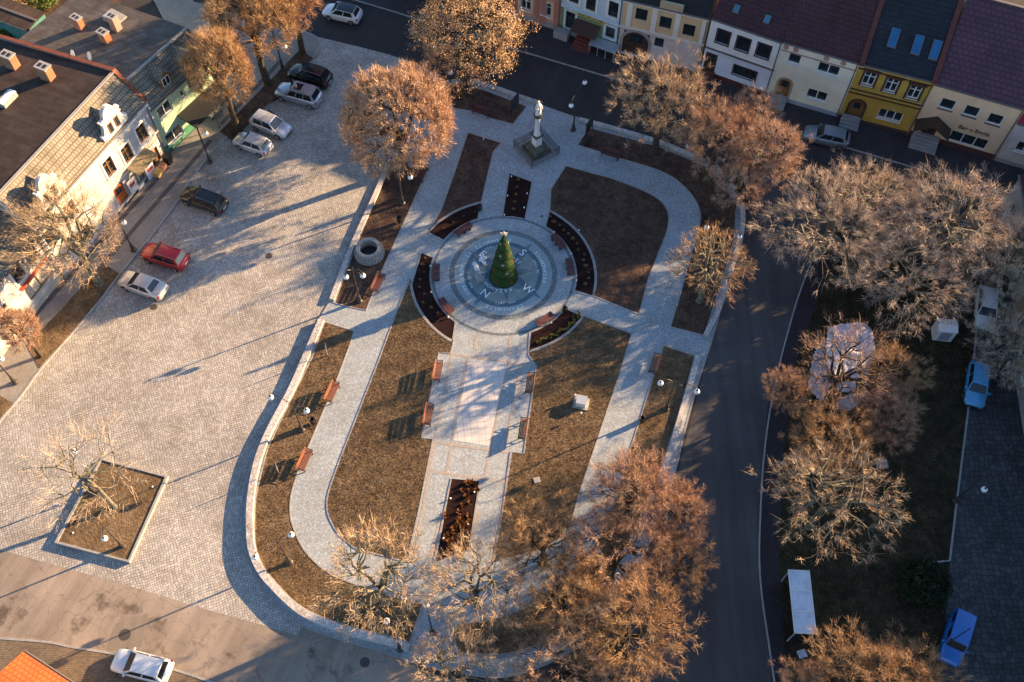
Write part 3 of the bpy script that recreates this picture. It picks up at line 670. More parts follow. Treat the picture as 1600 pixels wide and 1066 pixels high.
# planter
pl=W([(160,720),(262,747),(203,879),(90,849)])
t=empty('tree_planter',(sum(p[0] for p in pl)/4,sum(p[1] for p in pl)/4,0),0,'diamond-shaped raised tree bed with a pale stone rim on the sunny cobbles','planter')
cx,cy=t.location.x,t.location.y; plc=[(p[0]-cx,p[1]-cy) for p in pl]
MB().ribbon(plc,.16,0,.32,True).build('rim',M['curbstone'],t); MB().prism([(p[0]*.98,p[1]*.98) for p in plc],.02,.24).build('soil',M['lawn'],t)
# saplings / stakes
for px,py,tx,ty,lb in ((512,556,506,534,'thin wooden stake in the sunny strip near the top of the long wall'),(436,740,430,727,'thin wooden stake in the grass strip by the lower sunlit bench')):
    x,y=G(px,py); o=MB().tube([(0,0,0),(.03,.02,1.3),(.1,0,2.0)],[.045,.035,.02],6).build('sapling_stake',M['concrete']); o.location=(x,y,.07); tag(o,lb,'stake')
# ---------------------------------------------------------------- trees
def barkmat(name,c1,c2):
    m,t,b=newmat(name,.95,.1); c=coord(t); f=nz(t,3,5,.7,c); t.links.new(ramp(t,f,[(.35,c1),(.65,c2)]),b.inputs['Base Color']); bump(t,b,f,.6,.04); return m
def twigmat(name,c1,c2,c3):
    m,t,b=newmat(name,.9,.1); c=coord(t); f=nz(t,1.1,3,.6,c); g=nz(t,9,2,.7,c)
    x=ramp(t,f,[(.3,c1),(.5,c2),(.72,c3)]); x=mul(t,x,ramp(t,g,[(.35,.6),(.65,1.4)])); t.links.new(x,b.inputs['Base Color']); return m
BK={'amber':barkmat('bark_brown',(.04,.03,.022),(.10,.075,.05)),'pale':barkmat('bark_pale',(.09,.085,.06),(.22,.20,.14))}
TW={'amber':twigmat('amber_twigs',(.24,.14,.07),(.42,.26,.13),(.56,.38,.20)),
    'rust':twigmat('rust_twigs',(.25,.14,.085),(.43,.265,.165),(.57,.385,.25)),
    'gold':twigmat('golden_leaves',(.27,.165,.085),(.46,.295,.155),(.60,.41,.24)),
    'brick':twigmat('brick_twigs',(.29,.175,.11),(.50,.335,.22),(.64,.46,.32)),
    'blond':twigmat('blond_twigs',(.34,.20,.12),(.55,.36,.22),(.68,.48,.31)),
    'pale':twigmat('pale_twigs',(.34,.25,.175),(.54,.415,.30),(.70,.565,.42)),
    'tan':twigmat('tan_twigs',(.28,.185,.11),(.48,.34,.21),(.64,.49,.33))}
def tree_data(seed,zc,rx,rz,trunk_r,ntip,ntw,tl,tw,col,lump=.25,leaf=False,open_=.0,up=.35,bark='amber',k1=6,lean=(0,0)):
    """crown: limb nodes filling a lumpy ellipsoid, each tip sprouting thin twigs"""
    rnd=random.Random(seed); sv=Vector((seed*3.1,seed*1.7,0))
    def rad(d):
        n=noise.noise(d*1.7+sv)+.5*noise.noise(d*3.7+sv); return 1+lump*n*1.5
    def pt(fr,fj=.12):
        while 1:
            d=Vector((rnd.gauss(0,1),rnd.gauss(0,1),rnd.gauss(0,1)))
            if d.length>.1: d.normalize(); 
            if d.z>-.75+rnd.random()*.4: break
        r=rad(d)*(fr+rnd.uniform(-fj,fj)); return Vector((lean[0]+d.x*rx*r,lean[1]+d.y*rx*r,zc+d.z*rz*r))
    base=Vector((0,0,0)); fork=Vector((lean[0]*.35,lean[1]*.35,max(zc-rz*.8,zc*.38)))
    tb=MB(); mid=(base+fork)/2+Vector((rnd.uniform(-.12,.12),rnd.uniform(-.12,.12),0))
    tb.tube([base-Vector((0,0,.05)),base+Vector((0,0,.25)),mid,fork],[trunk_r*1.5,trunk_r*1.1,trunk_r*.9,trunk_r*.8],9)
    cb=MB(); parents=[(fork,trunk_r*.75)]
    levels=[(k1,.33),(k1*4,.58),(k1*13,.8),(ntip,.93)]
    alltips=[]
    for li,(n,fr) in enumerate(levels):
        new=[]
        for _ in range(n):
            q=pt(fr,.13)
            if li==0: q.z=max(q.z,fork.z+.5)
            p,r=min(parents,key=lambda a:(a[0]-q).length+max(0,a[0].z-q.z)*.5)
            r2=r*(.60,.48,.42,.45)[li]; r2=max(r2,.009)
            m1=p.lerp(q,.5)+Vector((rnd.uniform(-1,1),rnd.uniform(-1,1),rnd.uniform(-.3,1)))*(q-p).length*.12
            cb.tube([p,m1,q],[r*.8,(r+r2)*.42,r2*.85],5 if li<2 else 3,False)
            new.append((q,r2))
        if li>=2: alltips+=[(q,(q-Vector((lean[0],lean[1],zc-rz*.45))).normalized()) for q,_ in new]
        parents=new if li<3 else parents
    # twigs
    pts=np.array([list(a[0]) for a in alltips]); ds=np.array([list(a[1]) for a in alltips])
    rs=np.random.RandomState(seed); idx=np.repeat(np.arange(len(pts)),ntw); N=len(idx)
    P0=pts[idx]+rs.normal(0,.10,(N,3))
    D=ds[idx]+rs.normal(0,.62,(N,3))+np.array([0,0,up*.6]); D/=np.linalg.norm(D,axis=1)[:,None]
    Ln=tl*rs.uniform(.45,1.2,N)[:,None]
    S=np.cross(D,rs.normal(0,1,(N,3))); S/=np.linalg.norm(S,axis=1)[:,None]
    wv=tw*rs.uniform(.6,1.2,N)[:,None]
    if leaf:
        P0=P0+D*Ln*rs.uniform(0,1,(N,1)); U=rs.normal(0,1,(N,3)); U/=np.linalg.norm(U,axis=1)[:,None]; S=np.cross(U,D); S/=np.linalg.norm(S,axis=1)[:,None]
        a=P0-S*wv;b=P0+U*wv*.9;c=P0+S*wv;d=P0-U*wv*.9
        V=np.stack([a,b,c,d],1).reshape(-1,3); Fq=np.arange(4*N).reshape(-1,4)
    else:
        K=P0+D*Ln*.55; bend=rs.normal(0,.35,(N,3))+np.array([0,0,.25*up]); T=K+(D+bend)*Ln*.5
        D2=ds[idx]+rs.normal(0,.9,(N,3)); D2/=np.linalg.norm(D2,axis=1)[:,None]; T2=K+D2*Ln*.45
        V=np.stack([P0-S*wv/2,P0+S*wv/2,K+S*wv*.4,K-S*wv*.4,T,T2],1).reshape(-1,3)
        b0=(np.arange(N)*6)[:,None]; Fq=None
        faces=[tuple(x) for x in (b0+np.array([0,1,2,3])).tolist()]+[tuple(x) for x in (b0+np.array([3,2,4])).tolist()]+[tuple(x) for x in (b0+np.array([2,3,5])).tolist()]
    if leaf: faces=[tuple(x) for x in Fq.tolist()]
    tm=MB(); tm.v=[tuple(x) for x in V.tolist()]; tm.f=faces
    out=[]
    for nm,mb,mt in (('trunk',tb,BK[bark]),('limbs',cb,BK[bark]),('crown',tm,TW[col])):
        me=bpy.data.meshes.new(nm); me.from_pydata(mb.v,[],mb.f); me.update(); me.materials.append(mt); out.append((nm,me))
    return out
#           seed zc  rx  rz  trunk tips twigs len width
TD={}
TD['vase']=tree_data(1,7.6,2.5,3.6,.30,480,17,.8,.028,'amber',.2,up=.9)
TD['vase2']=tree_data(2,8.2,3.5,3.8,.34,620,17,.8,.028,'amber',.3,up=.7)
TD['vaserust']=tree_data(3,7.0,2.3,3.3,.28,380,15,.7,.034,'rust',.2,up=.7)
TD['leafy']=tree_data(4,7.0,4.2,3.5,.42,650,34,.7,.055,'gold',.42,leaf=True)
TD['round']=tree_data(5,6.3,4.5,4.0,.38,1300,14,.6,.040,'blond',.10,up=.4)
TD['golden']=tree_data(6,6.6,3.9,3.2,.32,420,15,.65,.026,'tan',.5)
TD['rustA']=tree_data(7,6.6,3.1,3.0,.28,420,17,.75,.026,'rust',.45)
TD['rustB']=tree_data(8,6.4,4.0,3.0,.30,400,15,.8,.026,'amber',.5)
TD['rustC']=tree_data(9,6.8,4.4,3.0,.32,420,14,.8,.026,'rust',.5)
TD['rustT']=tree_data(18,6.9,3.2,3.0,.32,400,15,.7,.030,'brick',.45)
TD['open']=tree_data(19,5.4,3.2,2.2,.22,60,9,.8,.024,'rust',.4,k1=8)
TD['paleA']=tree_data(10,5.2,5.4,1.75,.40,470,11,.8,.026,'pale',.48,bark='pale',k1=8,up=.2)
TD['paleB']=tree_data(11,5.2,4.8,2.0,.40,400,11,.8,.026,'pale',.48,bark='pale',k1=8,up=.2)
TD['spiky']=tree_data(12,7.0,4.2,3.0,.30,240,11,.8,.027,'tan',.5,bark='pale',k1=7,up=.2)
TD['bareA']=tree_data(13,6.0,4.0,2.8,.26,170,9,.8,.028,'tan',.3,k1=8,bark='pale')
TD['bareB']=tree_data(14,5.6,3.2,2.6,.24,110,8,.7,.028,'tan',.3,k1=7,bark='pale')
TD['thin']=tree_data(15,4.6,3.9,1.9,.17,90,4,1.2,.020,'pale',.3,k1=6,bark='pale',lean=(-1.0,1.0),up=.1)
TD['street']=tree_data(16,6.8,3.9,3.6,.30,170,12,1.0,.024,'tan',.3,k1=8,bark='pale',up=.8)
TD['sparse']=tree_data(17,5.4,3.0,2.4,.24,85,9,.7,.032,'amber',.3,k1=7,bark='pale')
cnt=[0]
def tree(kind,mode,px,py,label,s=1.0,grp=None,rz=None,z=.07):
    cnt[0]+=1
    zc={'vase':7.6,'vase2':8.2,'vaserust':7,'leafy':7,'round':6.3,'golden':6.6,'rustA':6.6,'rustB':6.4,'rustC':6.8,'paleA':5.2,'paleB':5.2,'rustT':6.9,'open':5.4,'spiky':7,'bareA':6,'bareB':5.6,'thin':4.6,'street':6.8,'sparse':5.4}[kind]
    x,y=G(px,py,z if mode=='b' else z+zc*s)
    t=empty('tree',(x,y,z),rz if rz is not None else cnt[0]*1.3,label,'tree',grp); t.scale=(s,s,s)
    for nm,me in TD[kind]:
        o=bpy.data.objects.new(nm,me); C.objects.link(o); o.parent=t
tree('vase','b',373,203,'slim upright amber bare tree on the west pavement in front of the green house')
tree('vase2','b',419,132,'tall broad amber bare tree on the west pavement behind the black off-roader')
tree('vaserust','b',473,84,'darker rust-coloured tree at the north-west street corner',1.05)
tree('leafy','b',729,150,'big leafy golden-brown tree by the street at the north-west tip of the park',1.1)
tree('round','b',631,264,'dense round golden tree on the west edge of the park north of the well',1.02)
tree('golden','b',1023,238,'wide golden-tan tree in the north bed in front of the beige house')
tree('rustA','b',1103,283,'tall rust-tan tree in the north-east bed in front of the white house',.86)
gne='rust trees on the north-east bend'
tree('rustT','c',1174,182,'rust tree at the bend in front of the cream house door',.70,gne)
tree('rustT','c',1200,240,'rust tree at the bend reaching out furthest over the road junction',.84,gne)
tree('rustT','c',1158,292,'lower rust tree over the bend of the stone wall',.62,gne)
tree('sparse','b',1093,470,'sparse tree leaning over the east road wall with few amber twigs',1.0)
gp_='big pale bare trees on the right'
tree('paleA','c',1300,350,'pale bare tree furthest left of the big pale group, over the road junction',.95,gp_)
tree('paleB','c',1365,315,'pale bare tree at the top of the big pale group under the yellow house',.85,gp_)
tree('paleB','c',1492,345,'pale bare tree below the peach house with the bar sign',1.0,gp_)
tree('paleA','c',1420,430,'pale bare tree in the middle of the big pale group',.82,gp_)
tree('paleB','c',1580,400,'pale bare tree at the right edge above the white car',.85,gp_)
tree('paleB','c',1582,545,'pale bare tree overhanging the light blue car',.62,gp_)
gr_='rust trees on the right-hand island'
tree('rustB','c',1398,585,'rust tree to the right of the pale tarpaulin',.58,gr_)
tree('open','c',1318,578,'open thin tree growing through the pale tarpaulin',1.1,gr_)
tree('rustA','c',1232,608,'small rust tree hugging the left edge of the pale tarpaulin',.45,gr_)
tree('rustB','c',1300,690,'rust tree right below the pale tarpaulin',.7,gr_)
tree('rustA','c',1385,650,'rust tree below right of the pale tarpaulin',.62,gr_)
tree('spiky','c',1300,775,'light spiky tree standing over the dark grass above the bus shelter',.88)
gs_='rust trees in the south-east corner of the park'
tree('rustA','c',990,770,'rust tree at the top of the south-east cluster over the east path',.8,gs_)
tree('rustA','c',1060,800,'bright rust tree overhanging the east road, upper one',.62,gs_)
tree('rustB','c',850,850,'rust tree at the left end of the south-east cluster near the rectangular bed',.68,gs_)
tree('rustC','c',965,870,'broad rust tree in the middle of the south-east cluster',.70,gs_)
tree('rustB','c',1060,880,'rust tree overhanging the east road, lower one',.55,gs_)
tree('rustB','c',890,950,'rust tree over the south path in the cluster',.72,gs_)
tree('rustB','c',985,985,'large amber tree at the bottom right of the cluster',.86,gs_)
tree('rustC','c',890,1045,'amber tree at the bottom edge of the cluster',.68,gs_)
tree('bareA','c',742,915,'pale half-bare tree at the lower end of the rectangular bed',.82)
tree('spiky','c',705,1045,'pale bare tree at the bottom edge over the south exit',.62)
tree('bareA','c',590,905,'nearly bare tan tree in the south-west curve of the park path',.95)
tree('thin','b',180,793,'young bare tree with long fine branches growing in the diamond-shaped planter',1.0,rz=0,z=.2)
tree('street','b',155,443,'bare branching street tree in front of the white shop house',1.0,z=.1)
tree('street','c',62,345,'bare street tree hiding the left dormer of the white house',.85,z=.1)
tree('vaserust','b',64,557,'pruned rust tree in the short grass strip at the left edge',.6,z=.1)
gb_='amber tree tops at the bottom edge right'
tree('rustB','c',1335,1068,'amber tree top at the bottom edge below the bus shelter',.8,gb_)
tree('rustB','c',1425,1085,'amber tree top at the bottom edge next to the blue van',.75,gb_)
tree('rustA','c',1262,1082,'small amber tree top at the bottom edge left of its neighbours',.6,gb_)
# ---------------------------------------------------------------- grass blades on the lawns
def blades(n,polys,seed,z,h,mat,name):
    rs=np.random.RandomState(seed); V=[];cntv=0
    for poly,k in polys:
        P=np.array(poly); lo,hi=P.min(0),P.max(0); q=rs.uniform(lo,hi,(k*3,2))
        ins=np.zeros(len(q),bool); j=len(P)-1
        for i in range(len(P)):
            cnd=((P[i,1]>q[:,1])!=(P[j,1]>q[:,1]))&(q[:,0]<(P[j,0]-P[i,0])*(q[:,1]-P[i,1])/(P[j,1]-P[i,1]+1e-12)+P[i,0]); ins^=cnd; j=i
        V.append(q[ins][:k])
    q=np.concatenate(V); N=len(q); a=rs.uniform(0,6.28,N); l=rs.uniform(.4,1,N)*h; d=np.stack([np.cos(a),np.sin(a)],1)*.022
    ln=rs.normal(0,.05,(N,2)); b=np.zeros((N,3,3)); b[:,0,:2]=q-d; b[:,1,:2]=q+d; b[:,2,:2]=q+ln; b[:,:2,2]=z; b[:,2,2]=z+l
    o=mesh_obj(name,b.reshape(-1,3).tolist(),np.arange(3*N).reshape(-1,3).tolist(),mat); tag(o,kind='stuff')
M['blade']=twigmat('dry_grass_blades',(.12,.08,.045),(.18,.125,.07),(.25,.18,.105))
blades(0,[(swl,26000),(sel,20000),(W([(507,504),(553,518),(549,534),(523,603.5),(509,635),(482.5,698),(455,775),(454,807),(461,831),(474,858),(498.5,884.6),(560,915),(655,940),(640,1000),(541,978),(461,941),(412,886),(400,855),(400,780),(418,703),(436,664),(462,611),(488,559)]),16000),(W([(1036.5,545),(1084,560),(1040,710),(975,855),(890,980),(740,1018),(720,980),(850,930),(952,808),(979,722)]),12000),(pl,5000),(W([(187,432),(166,418),(44,540),(62,572)]),3000)],5,.07,.10,M['blade'],'grass')
# ---------------------------------------------------------------- vehicles
M['tyre']=plain('tyre_rubber',(.015,.015,.016),.1); M['rim']=plain('alloy',(.35,.36,.38),.05,4,.35,.5,.7)
M['chead']=plain('headlight_glass',(.55,.58,.6),.05,4,.15,.8); M['ctail']=plain('tail_light',(.30,.012,.012),.1,4,.3,.6); M['cglass']=plain('car_glass',(.012,.016,.02),.2,2,.06,.9)
def paint(name,col,metal=.35):
    m,t,b=newmat(name,.28,.6,metal); c=coord(t); f=nz(t,2,4,.6,c); t.links.new(mul(t,col,ramp(t,f,[(.3,.92),(.7,1.06)])),b.inputs['Base Color']); b.inputs['Coat Weight'].default_value=.6; b.inputs['Coat Roughness'].default_value=.06; return m
def car(front,rear,L,Wd,H,pm,label,style='hatch',roof=None,sun=False,rails=False,z=.01,grp=None):
    f=G(*front,.55); r=G(*rear,.55); ang_=math.atan2(f[1]-r[1],f[0]-r[0]); x,y=(f[0]+r[0])/2,(f[1]+r[1])/2
    t=empty('parked_car',(x,y,z),ang_,label,'car',grp); w=Wd/2; h=L/2
    # (x, zbottom, zbelt, halfwidth)
    if style=='van': st=[(-h,.45,.80,.80),(-h+.05,.28,1.0,.93),(-h+.5,.2,1.02,1),(-.3,.2,1.0,1),(h-1.35,.2,1.0,1),(h-.8,.2,.96,.98),(h-.3,.24,.84,.9),(h-.04,.32,.68,.78),(h,.42,.55,.7)]
    else: st=[(-h,.46,.72,.72),(-h+.05,.30,.88,.86),(-h+.25,.22,.97,.95),(-h+.8,.19,.96,1),(0,.18,.93,1),(h-1.5,.18,.92,1),(h-1.0,.18,.88,.985),(h-.5,.2,.80,.94),(h-.15,.24,.70,.84),(h-.03,.32,.6,.74),(h,.42,.52,.66)]
    k=H/1.47; n=12; vs=[];fs=[]
    for (sx,zb,zt,hw) in st:
        zt=zt*(.5+.5*k); a=w*hw
        cs=[(a*.82,zb),(a*.96,zb+.06),(a,zb+(zt-zb)*.45),(a*.985,zb+(zt-zb)*.8),(a*.93,zt-.015),(a*.80,zt+.02)]
        sec=[(yy,zz) for yy,zz in cs]+[(-yy,zz) for yy,zz in cs[::-1]]
        vs+=[(sx,yy,zz+(.035 if abs(yy)<a*.85 and zz>zt else 0)) for yy,zz in sec]
    for i in range(len(st)-1):
        for q in range(n): fs.append((i*n+q,(i+1)*n+q,(i+1)*n+(q+1)%n,i*n+(q+1)%n))
    fs.append(tuple(range(n-1,-1,-1))[::-1]); fs.append(tuple((len(st)-1)*n+q for q in range(n))[::-1])
    mb=MB().add(vs,fs)
    # wheel-arch dark discs come with wheels ; greenhouse shell
    zb=.90*(.5+.5*k); xr,xrt,xft,xf={'hatch':(-h+.18,-h+.55,.35,1.05),'estate':(-h+.15,-h+.5,.35,1.1),'suv':(-h+.2,-h+.55,.45,1.15),'sedan':(-h+.65,-h+1.25,.3,1.1),'van':(-h+.06,-h+.2,.55,1.2)}[style]
    xf=min(xf,h-.95); wb,wt=w*.90,w*.70 if style!='van' else w*.8
    g=[(xr,-wb,zb),(xf,-wb,zb-.01),(xf,wb,zb-.01),(xr,wb,zb),(xrt,-wt,H-.05),(xft,-wt,H-.03),(xft,wt,H-.03),(xrt,wt,H-.05)]
    def lift(i,j,k2,l,ins,off):
        P=[Vector(g[a]) for a in (i,j,k2,l)]; c=sum(P,Vector())/4; nn=(P[1]-P[0]).cross(P[3]-P[0]).normalized()
        if nn.dot(c-Vector((0,0,.8)))<0: nn=-nn
        return [p.lerp(c,ins)+nn*off for p in P],nn
    mb.add(g,[(0,1,5,4),(1,2,6,5),(2,3,7,6),(3,0,4,7),(4,5,6,7)])
    body=mb.build('body',pm,t,False)
    for p in body.data.polygons[:-5]: p.use_smooth=True
    # roof : slightly domed
    vs=[];fs=[]
    for i in range(6):
        u=i/5; xx=xrt+(xft-xrt)*u
        for j in range(5):
            v=j/4; yy=-wt+2*wt*v; vs.append((xx,yy*(1.0),H-.05+.06*math.sin(PI*u*.9+.15)*1+.035*math.sin(PI*v)))
    for i in range(5):
        for j in range(4): fs.append((i*5+j,(i+1)*5+j,(i+1)*5+j+1,i*5+j+1))
    b0=len(vs); vs+=[(xrt,-wt,H-.06),(xft,-wt,H-.04),(xft,wt,H-.04),(xrt,wt,H-.06)]
    rf=mesh_obj('roof',vs,fs,roof or pm,t,True)
    if sun: MB().box(((xrt+xft)/2+.45,0,H+.05),(.75,.8,.03)).build('sunroof',M['cglass'],rf)
    if rails:
        for s in (-1,1): MB().tube([(xrt+.1,s*wt*.92,H+.0),(xrt+.2,s*wt*.92,H+.08),(xft-.2,s*wt*.92,H+.08),(xft-.1,s*wt*.92,H)],.02,5).build('roof_rail',M['rim'],rf)
    def pane(nm,idx,ins,u0=0,u1=1):
        P,nn=lift(*idx,0,.012)
        a,b,c_,d=P; 
        def at(u,v): return a.lerp(b,u).lerp(d.lerp(c_,u),v)
        q=[at(u0,.10),at(u1,.10),at(u1,.90),at(u0,.90)]
        mesh_obj(nm,q+[v-nn*.02 for v in q],[(0,1,2,3),(7,6,5,4),(0,4,5,1),(1,5,6,2),(2,6,7,3),(3,7,4,0)],M['cglass'],t)
    pane('windscreen',(1,2,6,5),0,.05,.95); pane('rear_window',(3,0,4,7),0,.08,.92)
    ns=[(.08,.36),(.39,.64),(.67,.93)] if style in('estate','suv') else [(.12,.50),(.54,.93)]
    if style=='van': ns=[(.12,.4),(.62,.9)]
    for idx in ((0,1,5,4),(3,2,6,7)):
        for a,b in ns: pane('side_window',idx,0,a,b)
    for s in (-1,1):
        for xx in (-h+.78,h-.82):
            wo=MB(); wo.lathe([(.315,-.1),(.335,-.06),(.335,.06),(.315,.1)],n=18)
            Mx=Matrix.Rotation(PI/2,4,'X'); wo.v=[tuple(Mx@Vector(v)+Vector((xx,s*(w-.09),.335))) for v in wo.v]
            wh=wo.build('wheel',M['tyre'],t)
            ri=MB(); ri.lathe([(.22,-.112),(.2,-.116),(.05,-.10)] if s>0 else [(.05,.10),(.2,.116),(.22,.112)],n=14); ri.v=[tuple(Mx@Vector(v)+Vector((xx,s*(w-.09),.335))) for v in ri.v]; ri.build('rim',M['rim'],wh)
        hl=MB().add([(h-.02,s*w*.62,.55),(h-.16,s*w*.83,.57),(h-.42,s*w*.92,.70),(h-.38,s*w*.70,.78),(h-.10,s*w*.45,.64)],[(0,1,2,3,4)]); hl.v=[(a*1.0+.02,b*1.02,c*(.5+.5*k)+.015) for a,b,c in hl.v]; hl.build('headlight',M['chead'],t)
        tl=MB().box((-h+.12,s*w*.80,.82*(.5+.5*k)),(.14,.22,.2)); tl.build('tail_light',M['ctail'],t)
        MB().box((xf-.25,s*(w+.05),zb+.08),(.12,.2,.13)).build('mirror',pm,t)
    MB().box((h-.02,0,.42),(.06,w*1.0,.14)).build('grille',M['iron'],t)
    MB().box((-h-.005,0,.62),(.02,.5,.11)).build('number_plate',M['white'],t)
    return t
P_={'white':paint('white_car_paint',(.66,.68,.70),.1),'black':paint('black_car_paint',(.008,.008,.01)),'silver':paint('silver_car_paint',(.42,.45,.50),.6),'silver2':paint('light_silver_paint',(.55,.57,.60),.4),'dark':paint('dark_bronze_paint',(.035,.032,.025)),'red':paint('red_car_paint',(.42,.015,.012),.2),'beige':paint('champagne_paint',(.58,.54,.50),.4),'steel':paint('steel_blue_paint',(.26,.33,.40),.5),'sky':paint('light_blue_paint',(.07,.33,.58),.2),'blue':paint('bright_blue_paint',(.006,.12,.42),.1)}
P_['roofblack']=paint('black_roof',(.02,.02,.022))
gc='cars parked on the cobbled square'
car((508.5,15),(561.5,27),4.0,1.75,1.5,P_['white'],'white hatchback with a dark roof driving along the top street','hatch',P_['roofblack'],z=.0)
car((456,110),(513,128),4.4,1.82,1.7,P_['black'],'black off-roader, the first car at the top of the parking row','suv',grp=gc,rails=True)
car((437,140),(497,157),4.6,1.82,1.68,P_['silver'],'silver off-roader with a small sunroof beside the black one','suv',sun=True,rails=True,grp=gc)
car((450,207),(397,186),4.0,1.70,1.6,P_['silver2'],'light silver hatchback parked nose out towards the square beside the motorcycle','hatch',grp=gc)
car((371,216),(419,234),3.75,1.65,1.48,P_['silver2'],'small light silver car at the lower end of the first parking row','hatch',grp=gc)
car((286,301),(351,325),4.4,1.76,1.48,P_['dark'],'dark bronze estate with roof rails parked alone by the west pavement','estate',P_['roofblack'],rails=True,grp=gc)
car((226,391),(290,411),4.2,1.76,1.52,P_['red'],'red hatchback parked by the west pavement','hatch',rails=True,grp=gc)
car((192,434),(255,457),4.35,1.74,1.44,P_['beige'],'champagne silver saloon parked next to the red car','sedan',grp=gc)
car((1258,206),(1325,221),4.25,1.76,1.46,P_['steel'],'steel blue hatchback parked at the kerb below the yellow house','hatch',z=.01)
car((1537,517),(1542,452),4.3,1.76,1.46,P_['white'],'white car under the pale trees on the right-hand lane','hatch',z=.11)
car((1521,634),(1529,571),4.1,1.72,1.46,P_['sky'],'light blue car parked on the lane half under the pale tree','hatch',z=.11)
car((1484,1024),(1499,974),3.9,1.62,1.7,P_['blue'],'bright blue van in deep shade at the bottom right','van',z=.11)
car((182,1031),(262,1051),4.2,1.74,1.44,P_['white'],'white car at the bottom left kerb beside the orange roof','hatch',z=.01)
# motorcycle
x,y=G(425,181,.4); t=empty('motorcycle',(x,y,.01),dirang((438,186),(416,174)),'black motorcycle standing between the silver off-roader and the silver hatchback','motorcycle')
for s in (-.68,.68):
    wv=MB().tube([(s+.30*math.cos(k*PI/8),0,.32+.30*math.sin(k*PI/8)) for k in range(17)],.055,6,False).build('wheel',M['tyre'],t); MB().tube([(s,-.07,.32),(s,.07,.32)],.12,8).build('hub',M['rim'],wv)
MB().tube([(-.55,0,.5),(-.2,0,.42),(.25,0,.45),(.45,0,.75)],[.06,.16,.15,.05],7).build('frame',M['iron'],t)
MB().tube([(-.1,0,.78),(.1,0,.86),(.36,0,.8)],[.10,.17,.08],8).build('fuel_tank',P_['black'],t,True)
MB().tube([(-.75,0,.82),(-.4,0,.76),(-.08,0,.76)],[.06,.13,.09],8).build('saddle',M['iron'],t,True)
MB().tube([(.3,-.38,1.0),(.42,-.1,.95),(.42,.1,.95),(.3,.38,1.0)],.022,5).build('handlebar',M['iron'],t); MB().tube([(.42,0,.9),(.68,0,.32)],.04,5).build('fork',M['rim'],t); MB().ball((.52,0,.85),.1,8).build('headlight',M['chead'],t)
# ---------------------------------------------------------------- houses
def stucco(name,col,var=.14,peel=None):
    m,t,b=newmat(name,.9,.2); c=coord(t); a=nz(t,.5,6,.65,c); f=nz(t,12,3,.7,c)
    x=mul(t,col,ramp(t,a,[(.3,1-var),(.65,1+var*.5)])); x=mul(t,x,ramp(t,f,[(.3,.92),(.7,1.06)]))
    if peel: 
        p=nz(t,1.3,6,.7,c); x=mul(t,x,peel,ramp(t,p,[(.60,0),(.63,1)]),'MIX')
    t.links.new(x,b.inputs['Base Color']); bump(t,b,f,.2,.01); return m
def rooftile(name,c1,c2,row=.34,bw=.28,bst=.7):
    return bricks(name,c1,c2,tuple(v*.45 for v in c1),bw,row,0,.75,bst,.5,.2,msize=.03)
RF={'maroon':rooftile('maroon_tiles',(.075,.028,.032),(.055,.022,.026)),'navy':rooftile('blue_black_tiles',(.022,.026,.035),(.015,.018,.026)),'plum':rooftile('plum_tiles',(.10,.045,.065),(.08,.038,.054),.36,.5),'felt':None,
    'slate':bricks('mossy_grey_tiles',(.27,.235,.18),(.20,.175,.13),(.10,.085,.065),.30,.30,0,.9,.5,.5,.3,msize=.03),'orange':rooftile('orange_tiles',(.52,.105,.025),(.45,.09,.022),.30,.34,.4),'black':plain('tar_black',(.02,.017,.017),.3,1,.8,fine=15)}
def felt(name,col):
    m,t,b=newmat(name,.9,.2); c=coord(t); s=t.nodes.new('ShaderNodeMapping'); s.inputs['Scale'].default_value=(.98,.10,1); t.links.new(c,s.inputs[0]); w_=nz(t,2.2,3,.6,s.outputs[0]); a=nz(t,.6,6,.7,c); f=nz(t,10,3,.7,c)
    x=mul(t,col,ramp(t,w_,[(.4,.82),(.6,1.12)])); x=mul(t,x,ramp(t,a,[(.35,.65),(.65,1.2)])); x=mul(t,x,ramp(t,f,[(.3,.88),(.7,1.1)])); t.links.new(x,b.inputs['Base Color']); bump(t,b,f,.3,.01); return m
RF['felt']=felt('grey_roofing_felt',(.125,.105,.09)); RF['felt2']=felt('dark_roofing_felt',(.06,.042,.034))
M['redtrim']=plain('red_ridge_tiles',(.20,.065,.035),.3,3,.8,fine=10); M['gutter']=plain('gutter_metal',(.12,.10,.09),.1,4,.5,.5); M['brownframe']=plain('brown_frame',(.06,.035,.025),.15,5,.6); M['woodbrown']=plain('door_wood',(.22,.11,.035),.2,5,.6)
